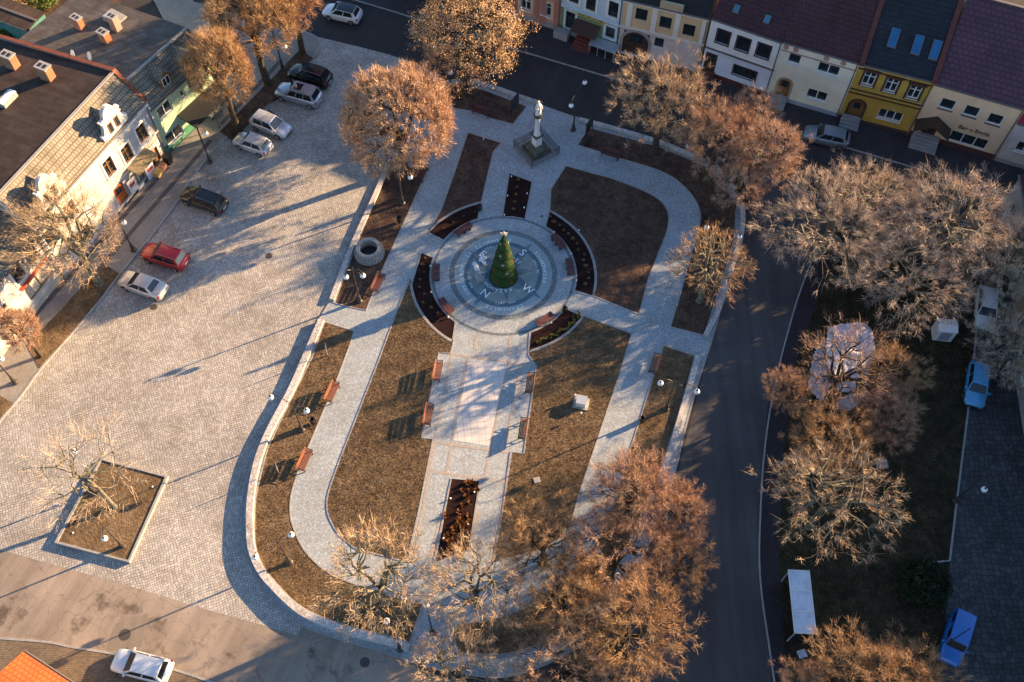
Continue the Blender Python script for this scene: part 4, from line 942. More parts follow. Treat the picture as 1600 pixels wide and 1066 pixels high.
class House:
    def __init__(s,name,label,A,B,D,eave,rz,rn,bz,bn,roofm,wallm,z0=.05,cat='house',over=.14,local=None):
        a,b=local if local else (G(A[0],A[1],.1),G(B[0],B[1],.1))
        s.L=math.hypot(b[0]-a[0],b[1]-a[1]); s.rot=math.atan2(b[1]-a[1],b[0]-a[0]); s.a=a
        s.t=empty(name,(a[0],a[1],0),s.rot,label,cat); s.mats=wallm if isinstance(wallm,list) else [wallm]
        s.e,s.rz,s.rn,s.bz,s.bn=eave,rz,rn,bz,bn; s.roofm=roofm; s.holes=[]; s.z0=z0; s.over=over; s.split=[]
    def ray(s,px,py):
        d=(px-800)*c_r-(py-533)*c_u+F*c_f; ca,sa=math.cos(s.rot),math.sin(s.rot)
        ox,oy=-s.a[0],-s.a[1]; o=Vector((ox*ca+oy*sa,-ox*sa+oy*ca,CAMH)); dd=Vector((d[0]*ca+d[1]*sa,-d[0]*sa+d[1]*ca,d[2])); return o,dd
    def F(s,px,py,y=0):
        o,d=s.ray(px,py); k=(y-o.y)/d.y; p=o+d*k; return p.x,p.z
    def Rf(s,px,py,front=True):
        o,d=s.ray(px,py)
        p0=Vector((0,0,s.e)) if front else Vector((0,s.rn,s.rz)); sl=((s.rz-s.e)/s.rn) if front else ((s.bz-s.rz)/(s.bn-s.rn))
        # z = p0.z + sl*(y-p0.y)
        k=(p0.z+sl*(o.y-p0.y)-o.z)/(d.z-sl*d.y); return o+d*k
    def window(s,px,py,w,h,cols=2,rows=1,frame='white',sill='white',surr=None,surrw=.14,arch=False,door=False,depth=.14,pane=None,head=False):
        x,z=s.F(px,py,.05) if py is not None else px
        x=min(max(x,w/2+.12),s.L-w/2-.12); z=max(z,h/2+.12 if not door else h/2+.05); z=min(z,s.e-h/2-.12)
        x0,x1,z0,z1=x-w/2,x+w/2,z-h/2,z+h/2; s.holes.append((x0,x1,z0,z1,.22))
        fm=M[frame] if isinstance(frame,str) else frame
        if door:
            d=MB().box((x,depth+.04,z),(w,.05,h)); fr=d.build('door',fm,s.t)
            MB().box((x,depth,z+h*.18),(w*.5,.04,h*.3)).build('door_pane',M['glass'],fr); MB().box((x+w*.36,depth-.02,z-.05),(.05,.08,.12)).build('handle',M['gutter'],fr)
        else:
            mb=MB(); b=.075
            for xx in (x0+b/2,x1-b/2): mb.box((xx,depth,z),(b,.08,h))
            for zz in (z0+b/2,z1-b/2): mb.box((x,depth+.003,zz),(w-2*b,.08,b))
            for k in range(1,cols): mb.box((x0+w*k/cols,depth+.002,z),(.09,.085,h-2*b))
            for k in range(1,rows): mb.box((x,depth+.006,z0+h*(.66 if rows==2 else k/rows)),(w-2*b,.075,.06))
            fr=mb.build('window',fm,s.t)
            MB().box((x,depth+.06,z),(w-.02,.02,h-.02)).build('pane',pane or M['glass'],fr)
            if sill: MB().box((x,-.06,z0-.03),(w+.10,.16,.05)).build('sill',M[sill],fr)
        if surr:
            q=surrw; mb=MB(); y=-.025
            if not arch:
                mb.box((x0-q/2,y,z),(q,.06,h+2*q)); mb.box((x1+q/2,y,z),(q,.06,h+2*q)); mb.box((x,y-.003,z1+q/2),(w,.06,q))
                if not door: mb.box((x,y-.003,z0-q/2),(w,.06,q))
                if head: mb.box((x,-.09,z1+q+.12),(w+2*q+.2,.2,.12))
            else:
                mb.box((x0-q/2,y,z-w*.2),(q,.06,h-w*.4)); mb.box((x1+q/2,y,z-w*.2),(q,.06,h-w*.4))
                n=10; zc=z1-w/2; vs=[];fs=[]
                for k in range(n+1):
                    a=PI*k/n; 
                    for rr,yy in ((w/2,-.05),(w/2+q,-.05)): vs.append((x+rr*math.cos(a),yy,zc+rr*math.sin(a)))
                    vs.append((x+w/2*math.cos(a),.16,zc+w/2*math.sin(a))); 
                    ca,sa=math.cos(a),math.sin(a); e=min((w/2+.01)/max(abs(ca),1e-6),(w/2+.01)/max(sa,1e-6)); vs.append((x+e*ca,-.012,zc+e*sa)); 
                    vs.append((x+w/2*ca,-.012,zc+w/2*sa))
                for k in range(n): a=k*5;b2=a+5; fs+=[(a,a+1,b2+1,b2),(a+2,a,b2,b2+2),(a+4,a+3,b2+3,b2+4)]
                mb.add(vs,fs)
            mb.build('surround',surr if not isinstance(surr,str) else M[surr],fr)
        return fr
    def box(s,name,c,d,mat,parent=None): return MB().box(c,d).build(name,mat,parent or s.t)
    def finish(s,gut=True,split=None,plinth=None,ph=.5,back=True):
        L,e=s.L,s.e; xs=sorted({0,L}|{v for h in s.holes for v in h[:2]}); zs=sorted({s.z0,e}|{v for h in s.holes for v in h[2:4]}|set(split or []))
        vs=[];fs=[];mi=[]
        def q(a,b,c,d,m=0): n=len(vs); vs.extend([a,b,c,d]); fs.append((n,n+1,n+2,n+3)); mi.append(m)
        for i in range(len(xs)-1):
            for j in range(len(zs)-1):
                cx,cz=(xs[i]+xs[i+1])/2,(zs[j]+zs[j+1])/2
                if any(h[0]<cx<h[1] and h[2]<cz<h[3] for h in s.holes): continue
                m=0 if not split else sum(cz>v for v in split)
                q((xs[i],0,zs[j]),(xs[i+1],0,zs[j]),(xs[i+1],0,zs[j+1]),(xs[i],0,zs[j+1]),min(m,len(s.mats)-1))
        for x0,x1,z0,z1,dp in s.holes:
            for a,b in (((x0,z0),(x1,z0)),((x1,z0),(x1,z1)),((x1,z1),(x0,z1)),((x0,z1),(x0,z0))): q((a[0],0,a[1]),(b[0],0,b[1]),(b[0],dp,b[1]),(a[0],dp,a[1]))
            q((x0,dp+.03,z0),(x1,dp+.03,z0),(x1,dp+.03,z1),(x0,dp+.03,z1))
        for x in (0,L):
            n=len(vs); vs.extend([(x,0,s.z0),(x,0,e),(x,s.rn,s.rz),(x,s.bn,s.bz),(x,s.bn,s.z0)]); fs.append((n,n+1,n+2,n+3,n+4)); mi.append(len(s.mats)-1)
        q((0,s.bn,s.z0),(L,s.bn,s.z0),(L,s.bn,s.bz),(0,s.bn,s.bz))
        o=mesh_obj('wall',vs,fs,None,s.t)
        for m in s.mats: o.data.materials.append(m)
        for p,m in zip(o.data.polygons,mi): p.material_index=m
        o.data.update()
        sl=(s.rz-e)/s.rn; ov=s.over; th=.13
        def slab(name,y0,z0,y1,z1,mat,x0=-.0,x1=None):
            x1=L if x1 is None else x1
            return MB().add([(x0,y0,z0),(x1,y0,z0),(x1,y1,z1),(x0,y1,z1),(x0,y0,z0+th),(x1,y0,z0+th),(x1,y1,z1+th),(x0,y1,z1+th)],[(4,5,6,7),(3,2,1,0),(0,1,5,4),(1,2,6,5),(2,3,7,6),(3,0,4,7)]).build(name,mat,s.t)
        rm=s.roofm if isinstance(s.roofm,(list,tuple)) else (s.roofm,s.roofm)
        s.rf=slab('roof',-ov,e-ov*sl+.02,s.rn,s.rz+.02,rm[0]); slab('rear_roof',s.rn,s.rz+.022,s.bn+.2,s.bz-.02,rm[1])
        MB().box((L/2,s.rn,s.rz+.17),(L,.26,.10)).build('ridge',M['band'] if rm[0]==RF['slate'] else M['gutter'] if rm[0] not in (RF['navy'],) else rm[0],s.rf)
        if gut: MB().tube([(0,-ov-.08,e-ov*sl+.06),(L,-ov-.08,e-ov*sl+.06)],.085,6).build('gutter',M['gutter'],s.t)
        MB().tube([(L-.14,-.09,e-.1),(L-.14,-.09,.2)],.055,6).build('downpipe',M['gutter'],s.t)
        if plinth: MB().box((L/2,-.025,ph/2+.03),(L-.01,.05,ph)).build('plinth',plinth,s.t)
        return o
    def skylight(s,px,py,w,h,mat):
        p=s.Rf(px,py); sl=math.atan2(s.rz-s.e,s.rn); Mx=Matrix.Rotation(sl,3,'X'); off=Mx@Vector((0,0,.2))
        f=MB().box(p+off,(w,h,.10),0,Mx).build('skylight',M['gutter'],s.rf); MB().box(p+off+Mx@Vector((0,.03,.06)),(w-.12,h-.14,.02),0,Mx).build('pane',mat,f)
    def chimney(s,px,py,w=.6,d=.9,h=1.3,front=False):
        p=s.Rf(px,py,front); c=MB().box((p.x,p.y,p.z+h/2-.2),(w,d,h+.4)).build('chimney',M['brickred'],s.rf)
        cp=MB(); cp.box((p.x,p.y,p.z+h+.04),(w+.12,d+.12,.1)); cp.build('chimney_cap',M['concrete'],c)
        for k in (-1,1): MB().box((p.x,p.y+k*d*.22,p.z+h+.10),(w*.5,d*.28,.03)).build('flue',M['iron'],c)
    def steps(s,px,py,w,n=3,mat=None,run=.32,rise=.17):
        x,z=s.F(px,py,0); mb=MB(); t=n*rise
        for k in range(n): mb.box((x,-(run*(k+1))/2,t-rise*k-(t-rise*k)/2+.1),(w+k*.02,run*(k+1),t-rise*k))
        return mb.build('steps',mat or M['concrete'],s.t)
def wtext(h,txt,px,py,size,mat,y=-.05):
    x,z=h.F(px,py,0); acc=MB()
    cu=bpy.data.curves.new('t','FONT'); cu.body=txt; cu.size=size; cu.align_x='CENTER'; cu.align_y='CENTER'; cu.extrude=.015; cu.resolution_u=3
    o=bpy.data.objects.new('t',cu); me=bpy.data.meshes.new_from_object(o); Mx=Matrix.Translation((x,y,z))@Matrix.Rotation(PI/2,4,'X')
    acc.add([Mx@v.co for v in me.vertices],[tuple(p.vertices) for p in me.polygons]); bpy.data.objects.remove(o); bpy.data.curves.remove(cu); bpy.data.meshes.remove(me)
    return acc.build('sign_lettering',mat,h.t)
SK=plain('blue_skylight_glass',(.012,.10,.24),.15,2,.12,.8); SK2=plain('teal_skylight_glass',(.05,.16,.22),.15,2,.12,.8)
MAR=RF['maroon']; NB=12.0
# --- north row, left to right
H=House('town_house','pink and cream rusticated house at the top edge left of the green house',(798,23),(874.6,49),8,7.3,11.2,5.5,7.2,NB,RF['maroon'],[stucco('pink_render',(.54,.27,.20))])
for px,py in ((822,5),(853.5,14)): H.window(px,py,1.1,1.6,2,2,surr=stucco('cream_band',(.64,.47,.30)),surrw=.3)
x_=H.L
for k in range(4): H.box('pilaster',((.3,3.0,3.6,x_-.4)[k],-.03,2.9),(.55,.07,5.2),stucco('dark_pink',(.42,.19,.14)))
H.finish(plinth=M['concrete'],ph=.7); H.steps(803,38,1.3,4)
H=House('town_house','green ground-floor restaurant house with pale blue upper storey and a dark awning',(874.6,49),(964,82),8,7.6,11.4,5.5,7.2,NB,RF['maroon'],[stucco('green_render',(.18,.27,.13)),stucco('pale_blue_render',(.48,.60,.64))])
pb=stucco('pale_surround',(.55,.66,.70))
H.window(891.5,31,1.0,2.1,1,1,frame='brownframe',surr=pb,surrw=.22); H.window(954,50,.95,1.3,1,1,frame='brownframe',surr=pb,surrw=.3)
for px,py in ((898,-8),(924,4),(959,14)): H.window(px,py,1.0,1.8,1,1,frame='brownframe',surr=M['white'],surrw=.25)
H.window(919,50,1.5,2.2,door=True,frame='brownframe')
H.finish(split=[3.5],plinth=M['concrete'],ph=.6)
H.box('cornice',(H.L/2,-.08,3.55),(H.L-.02,.16,.22),pb)
xx,zz=H.F(919,36); Mx=Matrix.Rotation(R_(-32),3,'X'); MB().box((xx,-.62,zz-.25),(2.7,1.45,.07),0,Matrix.Rotation(R_(28),3,'X')).build('awning',M['brownframe'],H.t)
wtext(H,'RESTAURACJA',921,27.5,.60,plain('gold_letters',(.78,.45,.08),.1))
H.steps(917,60,1.9,5,plain('red_steps',(.16,.05,.035),.2))
xx,zz=H.F(949,66); MB().box((xx,-.8,1.25),(2.9,1.3,.08)).build('counter_roof',M['metalroof'],H.t)
for k in range(4): MB().tube([(xx-1.3+k*.87,-1.4,.1),(xx-1.3+k*.87,-1.4,1.22)],.04,5).build('post',M['metalroof'],H.t)
xx,zz=H.F(882,52); MB().box((xx,-.7,.5),(1.5,.8,.9)).build('stair_block',M['concrete'],H.t)
H=House('town_house','beige house with an arched dark gate and pale pilasters, behind the golden-tan tree',(964,82),(1090,112.5),8,6.9,11.3,5.5,7.2,NB,RF['black'],[stucco('pink_stone',(.66,.54,.48)),stucco('ochre_render',(.66,.45,.25))])
for px,py in ((1002.5,22.5),(1040,35),(1076.5,47)): H.window(px,py,1.15,1.35,1,1,frame='brownframe',sill=None)
H.window(993,68,2.6,2.9,door=True,frame='brownframe',arch=True,surr=stucco('grey_arch',(.36,.30,.27)),surrw=.3)
H.window(1030,66,.9,1.1,1,1,frame='brownframe')
H.finish(split=[3.6])
cr=stucco('cream_pilaster',(.74,.68,.58))
for px,py in ((985,10),(1024,20),(1059,32),(1100,45)):
    xx,zz=H.F(px,py); xx=min(max(xx,.3),H.L-.3); H.box('pilaster',(xx,-.04,5.1),(.5,.09,2.9),cr)
H.box('cornice',(H.L/2,-.07,3.62),(H.L-.02,.14,.18),cr); H.box('cornice',(H.L/2,-.1,6.7),(H.L-.02,.2,.2),cr)
xx,zz=H.F(1050,10); MB().box((xx,-.05,7.2),(2.2,.3,.8)).build('attic_gable',stucco('attic_ochre',(.45,.33,.2)),H.t)
H=House('town_house','white house with three brown-framed upper windows and maroon roof with two small skylights',(1093,113),(1197,150),8,7.0,11.4,5.5,7.0,NB,MAR,[stucco('blue_white_render',(.64,.69,.77)),stucco('white_render',(.78,.78,.74))])
for px,py in ((1130,58),(1161,69),(1193,79.5)): H.window(px,py,1.25,1.6,1,1,frame='brownframe',sill=None,surr='brownframe',surrw=.1)
H.window(1163.5,113.5,2.3,1.2,2,1,frame='brownframe',sill=None,surr='brownframe',surrw=.08); H.window(1110,97,1.2,2.3,door=True,frame='brownframe')
H.finish(split=[3.45],plinth=stucco('maroon_plinth',(.10,.035,.03)),ph=.55)
H.box('band',(H.L/2,-.05,3.45),(H.L-.02,.11,.14),M['gutter']); H.steps(1103,117,1.6,4,plain('maroon_steps',(.10,.035,.03),.2))
H.skylight(1151,15,.6,.8,SK2); H.skylight(1199,31,.6,.8,SK2)
H=House('town_house','cream house with arched wooden door, double windows and round vents under the eaves',(1197,150),(1309,183),8,7.1,11.5,5.5,7.0,NB,MAR,[stucco('cream_render',(.80,.74,.56))])
H.window(1241.5,92,1.15,1.1,1,1); H.window(1294.7,108,2.0,1.15,2,1); H.window(1276.5,148.5,1.9,1.15,2,1)
H.window(1224.5,137,1.15,2.3,door=True,frame='woodbrown',arch=True,surr=stucco('sand_surround',(.42,.32,.20)),surrw=.22)
H.finish(plinth=stucco('blue_grey_plinth',(.34,.38,.43)),ph=.55); H.box('band',(H.L/2,-.05,6.1),(H.L-.02,.1,.09),stucco('rosy_band',(.42,.27,.22)))
for px,py in ((1222,66),(1247,68),(1295,82),(1321,91)):
    xx,zz=H.F(px,py); MB().tube([(min(max(xx,.4),H.L-.4),.02,6.5),(min(max(xx,.4),H.L-.4),-.06,6.5)],.26,14).build('round_vent',stucco('rosy_ring',(.40,.25,.2)),H.t)
H.steps(1216,157,1.5,4)
H=House('town_house','mustard yellow house with peeling paint and three blue skylights in its dark roof',(1309,183),(1419.5,211),8,7.1,11.6,5.6,7.0,NB,RF['navy'],[stucco('mustard_render',(.50,.31,.055),.2,(.42,.38,.30))])
bs=stucco('brown_surround',(.085,.045,.028))
for px,py in ((1358,123),(1393,133),(1428.5,144)): H.window(px,py,1.05,1.5,2,2,surr=bs,surrw=.2,head=True)
H.window(1391,180,2.2,1.15,3,1,sill='white'); H.window(1337,171,1.25,2.4,door=True,frame='woodbrown',arch=True,surr=bs,surrw=.24)
H.finish(plinth=stucco('dark_plinth',(.08,.05,.045)),ph=.45); H.steps(1327,190,1.7,4)
for zz in (3.55,4.0,6.5): H.box('band',(H.L/2,-.06,zz),(H.L-.04,.12,.08),bs)
for px in (1395,1434,1462):
    pass
H.skylight(1396,60,.8,1.75,SK); H.skylight(1433,71,.8,1.75,SK); H.skylight(1461,79,.8,1.75,SK)
for xx in (.15,H.L-.15):
    MB().add([(xx-.22,-.3,7.0),(xx+.22,-.3,7.0),(xx+.22,5.6,11.72),(xx-.22,5.6,11.72),(xx-.22,-.3,7.3),(xx+.22,-.3,7.3),(xx+.22,5.6,11.95),(xx-.22,5.6,11.95)],[(4,5,6,7),(3,2,1,0),(0,1,5,4),(1,2,6,5),(2,3,7,6),(3,0,4,7)]).build('verge',plain('verge_tiles',(.11,.035,.03),.2),H.rf)
H=House('bar_house','peach house with dark porch, grey steps and lettering over a triple window',(1419.5,211),(1552,250),8,6.9,11.9,6.0,7.0,NB,RF['plum'],[stucco('peach_render',(.74,.53,.33))])
for px,py in ((1480.5,163),(1518,174),(1555,186.5)): H.window(px,py,1.3,1.2,1,1,sill='gutter')
H.window(1513,219,3.4,1.3,3,1,sill=None); H.window(1450.5,205,1.3,2.2,door=True,frame='brownframe')
H.finish(plinth=stucco('maroon_plinth2',(.085,.045,.045)),ph=.75)
wtext(H,'Bar u Emila',1522,204,.62,M['brownframe'])
H.steps(1441,224,2.4,5); xx,zz=H.F(1460,192)
for s in (-1,1): MB().box((xx+s*.8,-.75,zz+.3),(1.9,1.5,.1),0,Matrix.Rotation(s*R_(32),3,'Y')).build('porch_roof',M['brownframe'],H.t)
for s in (-1,1): MB().tube([(xx+s*1.3,-.05,zz-1.2),(xx+s*1.3,-1.2,zz-.25)],.06,5).build('bracket',M['brownframe'],H.t)
H=House('town_house','weathered whitewashed house at the right edge with a red roof',(1552,250),(1690,290),8,5.2,9.5,5.5,5.5,NB,plain('crimson_sheet_roof',(.25,.02,.035),.15,2,.5),[stucco('grimy_white',(.58,.52,.47),.3,(.22,.17,.13))])
H.window(1601,231,1.5,1.2,2,1); H.finish(plinth=M['concrete'],ph=.5)
# continuation of the row beyond the picture, both ways
ux,uy=math.cos(NROT),math.sin(NROT)
def off(px,py,d,dn=0): x,y=G(px,py,.1); return (x+ux*d-uy*dn,y+uy*d+ux*dn)
H=House('town_house','maroon-roofed house continuing the street row beyond the right edge',0,0,8,7.0,11.0,6,7,NB,MAR,[stucco('grey_render',(.4,.38,.34))],local=(off(1690,290,.1),off(1690,290,13))); H.window((3,5),None,1.2,1.5); H.window((8,5),None,1.2,1.5); H.finish()
H=House('town_house','dark-roofed house left of the pink house above the top edge',0,0,8,7.2,11.2,5.5,7,NB,MAR,[stucco('brown_render',(.26,.16,.12))],local=(off(798,23,-14),off(798,23,-.1))); H.window((3,5),None,1.2,1.5); H.window((8,5),None,1.2,1.5); H.finish()
# --- west row
wh_=stucco('warm_white_render',(.50,.48,.45),.16)
ZW=.1
A0=(100,430); B0=(261.5,240.4)
H=House('shop_house','white two-storey shop house with curly gables, mossy tiled front roof and dark flat roof behind',A0,B0,8,7.1,9.4,2.2,7.2,19.5,(RF['slate'],RF['felt2']),[wh_],cat='shop')
for px,py in ((221,207.5),(198,239),(170,260.5),(110,328),(78,370)): H.window(px,py,1.15,1.9,2,2,frame='woodbrown',sill='white',surr=M['white'],surrw=.16)
gw=stucco('shop_window_wood',(.30,.17,.07))
xx=[]
H.window(240,248,1.6,1.9,2,1,frame='woodbrown',sill=None,pane=plain('goods_warm',(.42,.22,.09),.6,8)); H.window(216,276,1.7,1.8,2,1,frame='white',sill=None,pane=plain('goods_mixed',(.30,.22,.15),.7,9)); H.window(189,303,1.3,2.2,door=True,frame=plain('orange_door',(.50,.12,.03),.4,4)); H.window(130,370,1.9,1.8,2,1,frame='woodbrown',sill=None)
H.finish(plinth=wh_,ph=.35)
HW=H
for zz,d in ((3.3,.14),(6.6,.2)): H.box('cornice',(H.L/2,-d/2,zz),(H.L-.02,d,.14),M['white'])
# curly dormer gables
for px,py in ((178,196),(84,310)):
    cxp,czp=H.F(px,py,0); W2=1.55; y0=.02
    prof=[(-1.55,6.2),(1.55,6.2),(1.55,6.9),(1.3,7.05),(1.12,7.5),(1.05,8.0),(1.2,8.2),(.95,8.35),(.75,8.35),(.62,8.75),(.45,9.0),(.22,9.15),(0,9.2),(-.22,9.15),(-.45,9.0),(-.62,8.75),(-.75,8.35),(-.95,8.35),(-1.2,8.2),(-1.05,8.0),(-1.12,7.5),(-1.3,7.05),(-1.55,6.9)]; prof=[(a,b+.8) for a,b in prof]
    n=len(prof); vs=[(cxp+a,-.06,b) for a,b in prof]+[(cxp+a,.28,b) for a,b in prof]
    from mathutils.geometry import tessellate_polygon as _tp
    tri=_tp([[Vector((a,b,0)) for a,b in prof]])
    fs=[tuple(t) for t in tri]+[tuple(n+i for i in t) for t in tri]+[(i,(i+1)%n,n+(i+1)%n,n+i) for i in range(n)]
    gb=MB().add(vs,fs).build('curly_gable',wh_,H.t)
    for s in (-.42,.42):
        MB().box((cxp+s,-.085,7.95),(.5,.05,1.05)).build('gable_window',M['woodbrown'],gb); 
        MB().box((cxp+s,-.115,7.95),(.34,.02,.88)).build('gable_pane',M['glass'],gb)
    [MB().box((cxp,-.12,q),(w_,.12,.09)).build('gable_moulding',M['white'],gb) for q,w_ in ((7.3,2.6),(8.7,2.3))]
    for s in (-1,1): MB().box((cxp+s*1.42,.1,7.68),(.32,.36,.22)).box((cxp+s*1.08,.1,9.0),(.26,.36,.2)).build('gable_pier',M['white'],gb)
    # little saddle roof running back into the main roof
    MB().add([(cxp-1.2,.25,7.5),(cxp,.25,9.15),(cxp+1.2,.25,7.5),(cxp,2.25,9.2),(cxp-1.2,.6,7.5),(cxp+1.2,.6,7.5)],[(0,1,3,4),(1,2,5,3),(0,4,5,2)]).build('dormer_roof',RF['slate'],gb)
# balcony, awning, hanging signs
xa,za=H.F(212,250,0)
MB().box((xa,-.75,3.05),(2.7,1.4,.12),0,Matrix.Rotation(R_(12),3,'X')).build('awning',plain('mossy_awning',(.20,.165,.10),.4,3,fine=12),H.t)
for s in (-1,1):
    mb=MB(); xb=xa+s*2.2
    for zz in (3.5,4.2): mb.tube([(xb-.9,-.1,zz),(xb-.9,-.7,zz),(xb+.9,-.7,zz),(xb+.9,-.1,zz)],.02,4)
    for k in range(10): mb.tube([(xb-.9+k*.2,-.7,3.4),(xb-.9+k*.2+.1,-.7,4.25)],.012,4)
    mb.build('balcony_railing',M['gutter'],H.t)
def sign(h,px,py,w,hh,col,y=-.35,col2=None):
    xx,zz=h.F(px,py,0); p=MB().box((xx,y,zz),(w,.07,hh)).build('sign_panel',plain('sign_face',col,.08,3,.6),h.t)
    if col2: MB().box((xx,y-.045,zz+hh*.12),(w*.6,.02,hh*.22)).build('sign_mark',plain('sign_print',col2,.1,3,.6),p)
sign(H,229,264,1.1,1.7,(.70,.66,.66),-.4,(.50,.05,.05)); sign(H,203,288,1.0,1.6,(.68,.62,.58),-.3,(.50,.07,.05))
sign(H,218,290,.9,.6,(.68,.66,.64),-.2)
H.chimney(22,106,.75,1.1,1.5,False); H.chimney(77,124,.75,1.1,1.5,False)
p=H.Rf(14,160,False); c_=MB().box((p.x,p.y,p.z+.35),(1.6,.9,.55)).build('roof_hatch',M['concrete'],H.rf); MB().box((p.x,p.y-.1,p.z+.68),(1.7,.6,.06)).build('hatch_lid',M['white'],c_)
# party wall with red coping on the north end
pw=[(HW.L,-.15,7.0),(HW.L,2.2,9.65),(HW.L,19.5,7.55)]
mb=MB(); cp=MB()
def seg(a,b,z0,mb,cp):
    mb.add([(a[0]-.14,a[1],z0),(a[0]+.14,a[1],z0),(b[0]+.14,b[1],z0),(b[0]-.14,b[1],z0),(a[0]-.14,a[1],a[2]),(a[0]+.14,a[1],a[2]),(b[0]+.14,b[1],b[2]),(b[0]-.14,b[1],b[2])],[(4,5,6,7),(0,1,5,4),(1,2,6,5),(2,3,7,6),(3,0,4,7)])
    cp.add([(a[0]-.19,a[1],a[2]),(a[0]+.19,a[1],a[2]),(b[0]+.19,b[1],b[2]),(b[0]-.19,b[1],b[2]),(a[0]-.19,a[1],a[2]+.1),(a[0]+.19,a[1],a[2]+.1),(b[0]+.19,b[1],b[2]+.1),(b[0]-.19,b[1],b[2]+.1)],[(4,5,6,7),(0,1,5,4),(1,2,6,5),(2,3,7,6),(3,0,4,7)])
seg(pw[0],pw[1],4.5,mb,cp); seg(pw[1],pw[2],5,mb,cp)
fw=mb.build('party_wall',M['metalroof'],HW.t); cp.build('coping',M['redtrim'],fw)
# green house further up
H=House('town_house','pale green house with two dormers, dark pavement canopy and big grey felt roof',B0,(352,156),8,5.9,7.9,2.0,5.2,16.4,(RF['slate'],RF['felt']),[plain('green_tiles_low',(.07,.22,.13),.1,2,.5),stucco('pale_green_render',(.40,.52,.34),.08)])
H.window(303,126,1.6,1.3,2,1,surr=None); H.window(257,171,1.7,1.3,2,1); H.window(272,210,2.1,1.3,2,1); H.window(285,146,.5,.8,1,1)
H.finish(split=[1.05])
for px,py in ((251,122),(282,88)):
    p=H.Rf(px,py); y0=.3; z0=6.2
    d=MB().add([(p.x-.6,y0,5.9),(p.x+.6,y0,5.9),(p.x+.6,y0,7.3),(p.x,y0,7.95),(p.x-.6,y0,7.3),(p.x-.6,1.75,5.9),(p.x+.6,1.75,5.9),(p.x+.6,1.6,7.3),(p.x,2.0,7.95),(p.x-.6,1.6,7.3)],[(0,1,2,3,4),(0,4,9,5),(1,6,7,2)]).build('dormer',M['woodbrown'],H.rf)
    MB().add([(p.x-.78,y0-.15,7.2),(p.x,y0-.15,7.95),(p.x+.78,y0-.15,7.2),(p.x-.78,2.2,7.2),(p.x,2.35,7.95),(p.x+.78,2.2,7.2),(p.x-.78,y0-.15,7.3),(p.x,y0-.15,8.05),(p.x+.78,y0-.15,7.3),(p.x-.78,2.2,7.3),(p.x,2.35,8.05),(p.x+.78,2.2,7.3)],[(6,7,10,9),(7,8,11,10),(0,1,7,6),(1,2,8,7),(0,3,4,1),(1,4,5,2)]).build('dormer_roof',RF['slate'],d)
    f=MB().box((p.x,y0-.03,6.8),(.85,.05,.95)).build('window',M['white'],d); MB().box((p.x-.2,y0-.06,6.8),(.32,.02,.8)).box((p.x+.2,y0-.06,6.8),(.32,.02,.8)).build('pane',M['glass'],f)
H.chimney(127,46,.6,.9,1.4,False); H.chimney(184,48,.65,.8,1.7,False); H.chimney(167,66,.65,.9,1.2,False)
p=H.Rf(181,32,False); c_=MB().box((p.x,p.y,p.z+.25),(1.3,1.9,.5)).build('roof_hatch',M['concrete'],H.rf); MB().box((p.x-.2,p.y+.3,p.z+.53),(.8,1.1,.05)).build('hatch_lid',M['metalroof'],c_)
xx,zz=H.F(313,170,0); MB().box((xx,-1.0,2.75),(5.2,2.1,.12),0,Matrix.Rotation(R_(10),3,'X')).build('canopy',M['iron'],H.t)
for k in (-1,0,1): MB().tube([(xx+k*2.4,-1.95,.1),(xx+k*2.4,-1.95,2.55)],.05,5).build('canopy_post',M['iron'],H.t)
HG=H
# satellite dishes
for px,py,lb in ((122,97,'white satellite dish on the green house roof, the left one of two'),(148,100,'white satellite dish on the green house roof, the right one of two')):
    p=HG.Rf(px,py,False); ca,sa=math.cos(HG.rot),math.sin(HG.rot); wx,wy=HG.a[0]+p.x*ca-p.y*sa,HG.a[1]+p.x*sa+p.y*ca
    t=empty('satellite_dish',(wx,wy,p.z),R_(-50),lb,'satellite dish','satellite dishes on the felt roof'); MB().tube([(0,0,0),(0,0,.9)],.03,5).build('mast',M['gutter'],t)
    mb=MB().lathe([(.02,0),(.2,.02),(.4,.09),(.42,.11)],n=14,cap=False); Mx=Matrix.Translation((0,-.05,.95))@Matrix.Rotation(R_(65),4,'X'); mb.v=[tuple(Mx@Vector(v)) for v in mb.v]; mb.build('dish',M['white'],t); MB().tube([(0,-.1,.6),(0,-.65,.95)],.018,4).build('feed_arm',M['gutter'],t)
# white shop further down the west row
H=House('shop_house','smaller white shop at the left edge with arched window and red-topped display',(-60,640),(99,431),8,6.0,7.6,3,6.2,14,(RF['slate'],RF['felt2']),[wh_],cat='shop')
H.window(42,389,1.2,1.8,2,2,frame='woodbrown',surr=M['white'],surrw=.25,arch=True); H.window(20,417,1.2,1.8,2,2,frame='woodbrown',surr=M['white'],surrw=.2)
H.window(61,438,3.3,1.7,2,1,frame='woodbrown',sill=None,pane=plain('poster_display',(.40,.38,.34),.6,5)); H.window(5,490,1.2,1.6,2,2,frame='woodbrown',surr=M['white'])
H.window(-30,560,1.2,1.8,2,2,frame='woodbrown')
H.finish(plinth=stucco('shop_plinth',(.46,.42,.34)),ph=.6)
xx,zz=H.F(54,431,0); MB().box((xx,-.12,zz+.35),(3.5,.2,.28)).build('sign_band',plain('red_band',(.50,.09,.04),.1),H.t)
H.box('cornice',(H.L/2,-.07,3.4),(H.L-.02,.14,.14),M['white'])
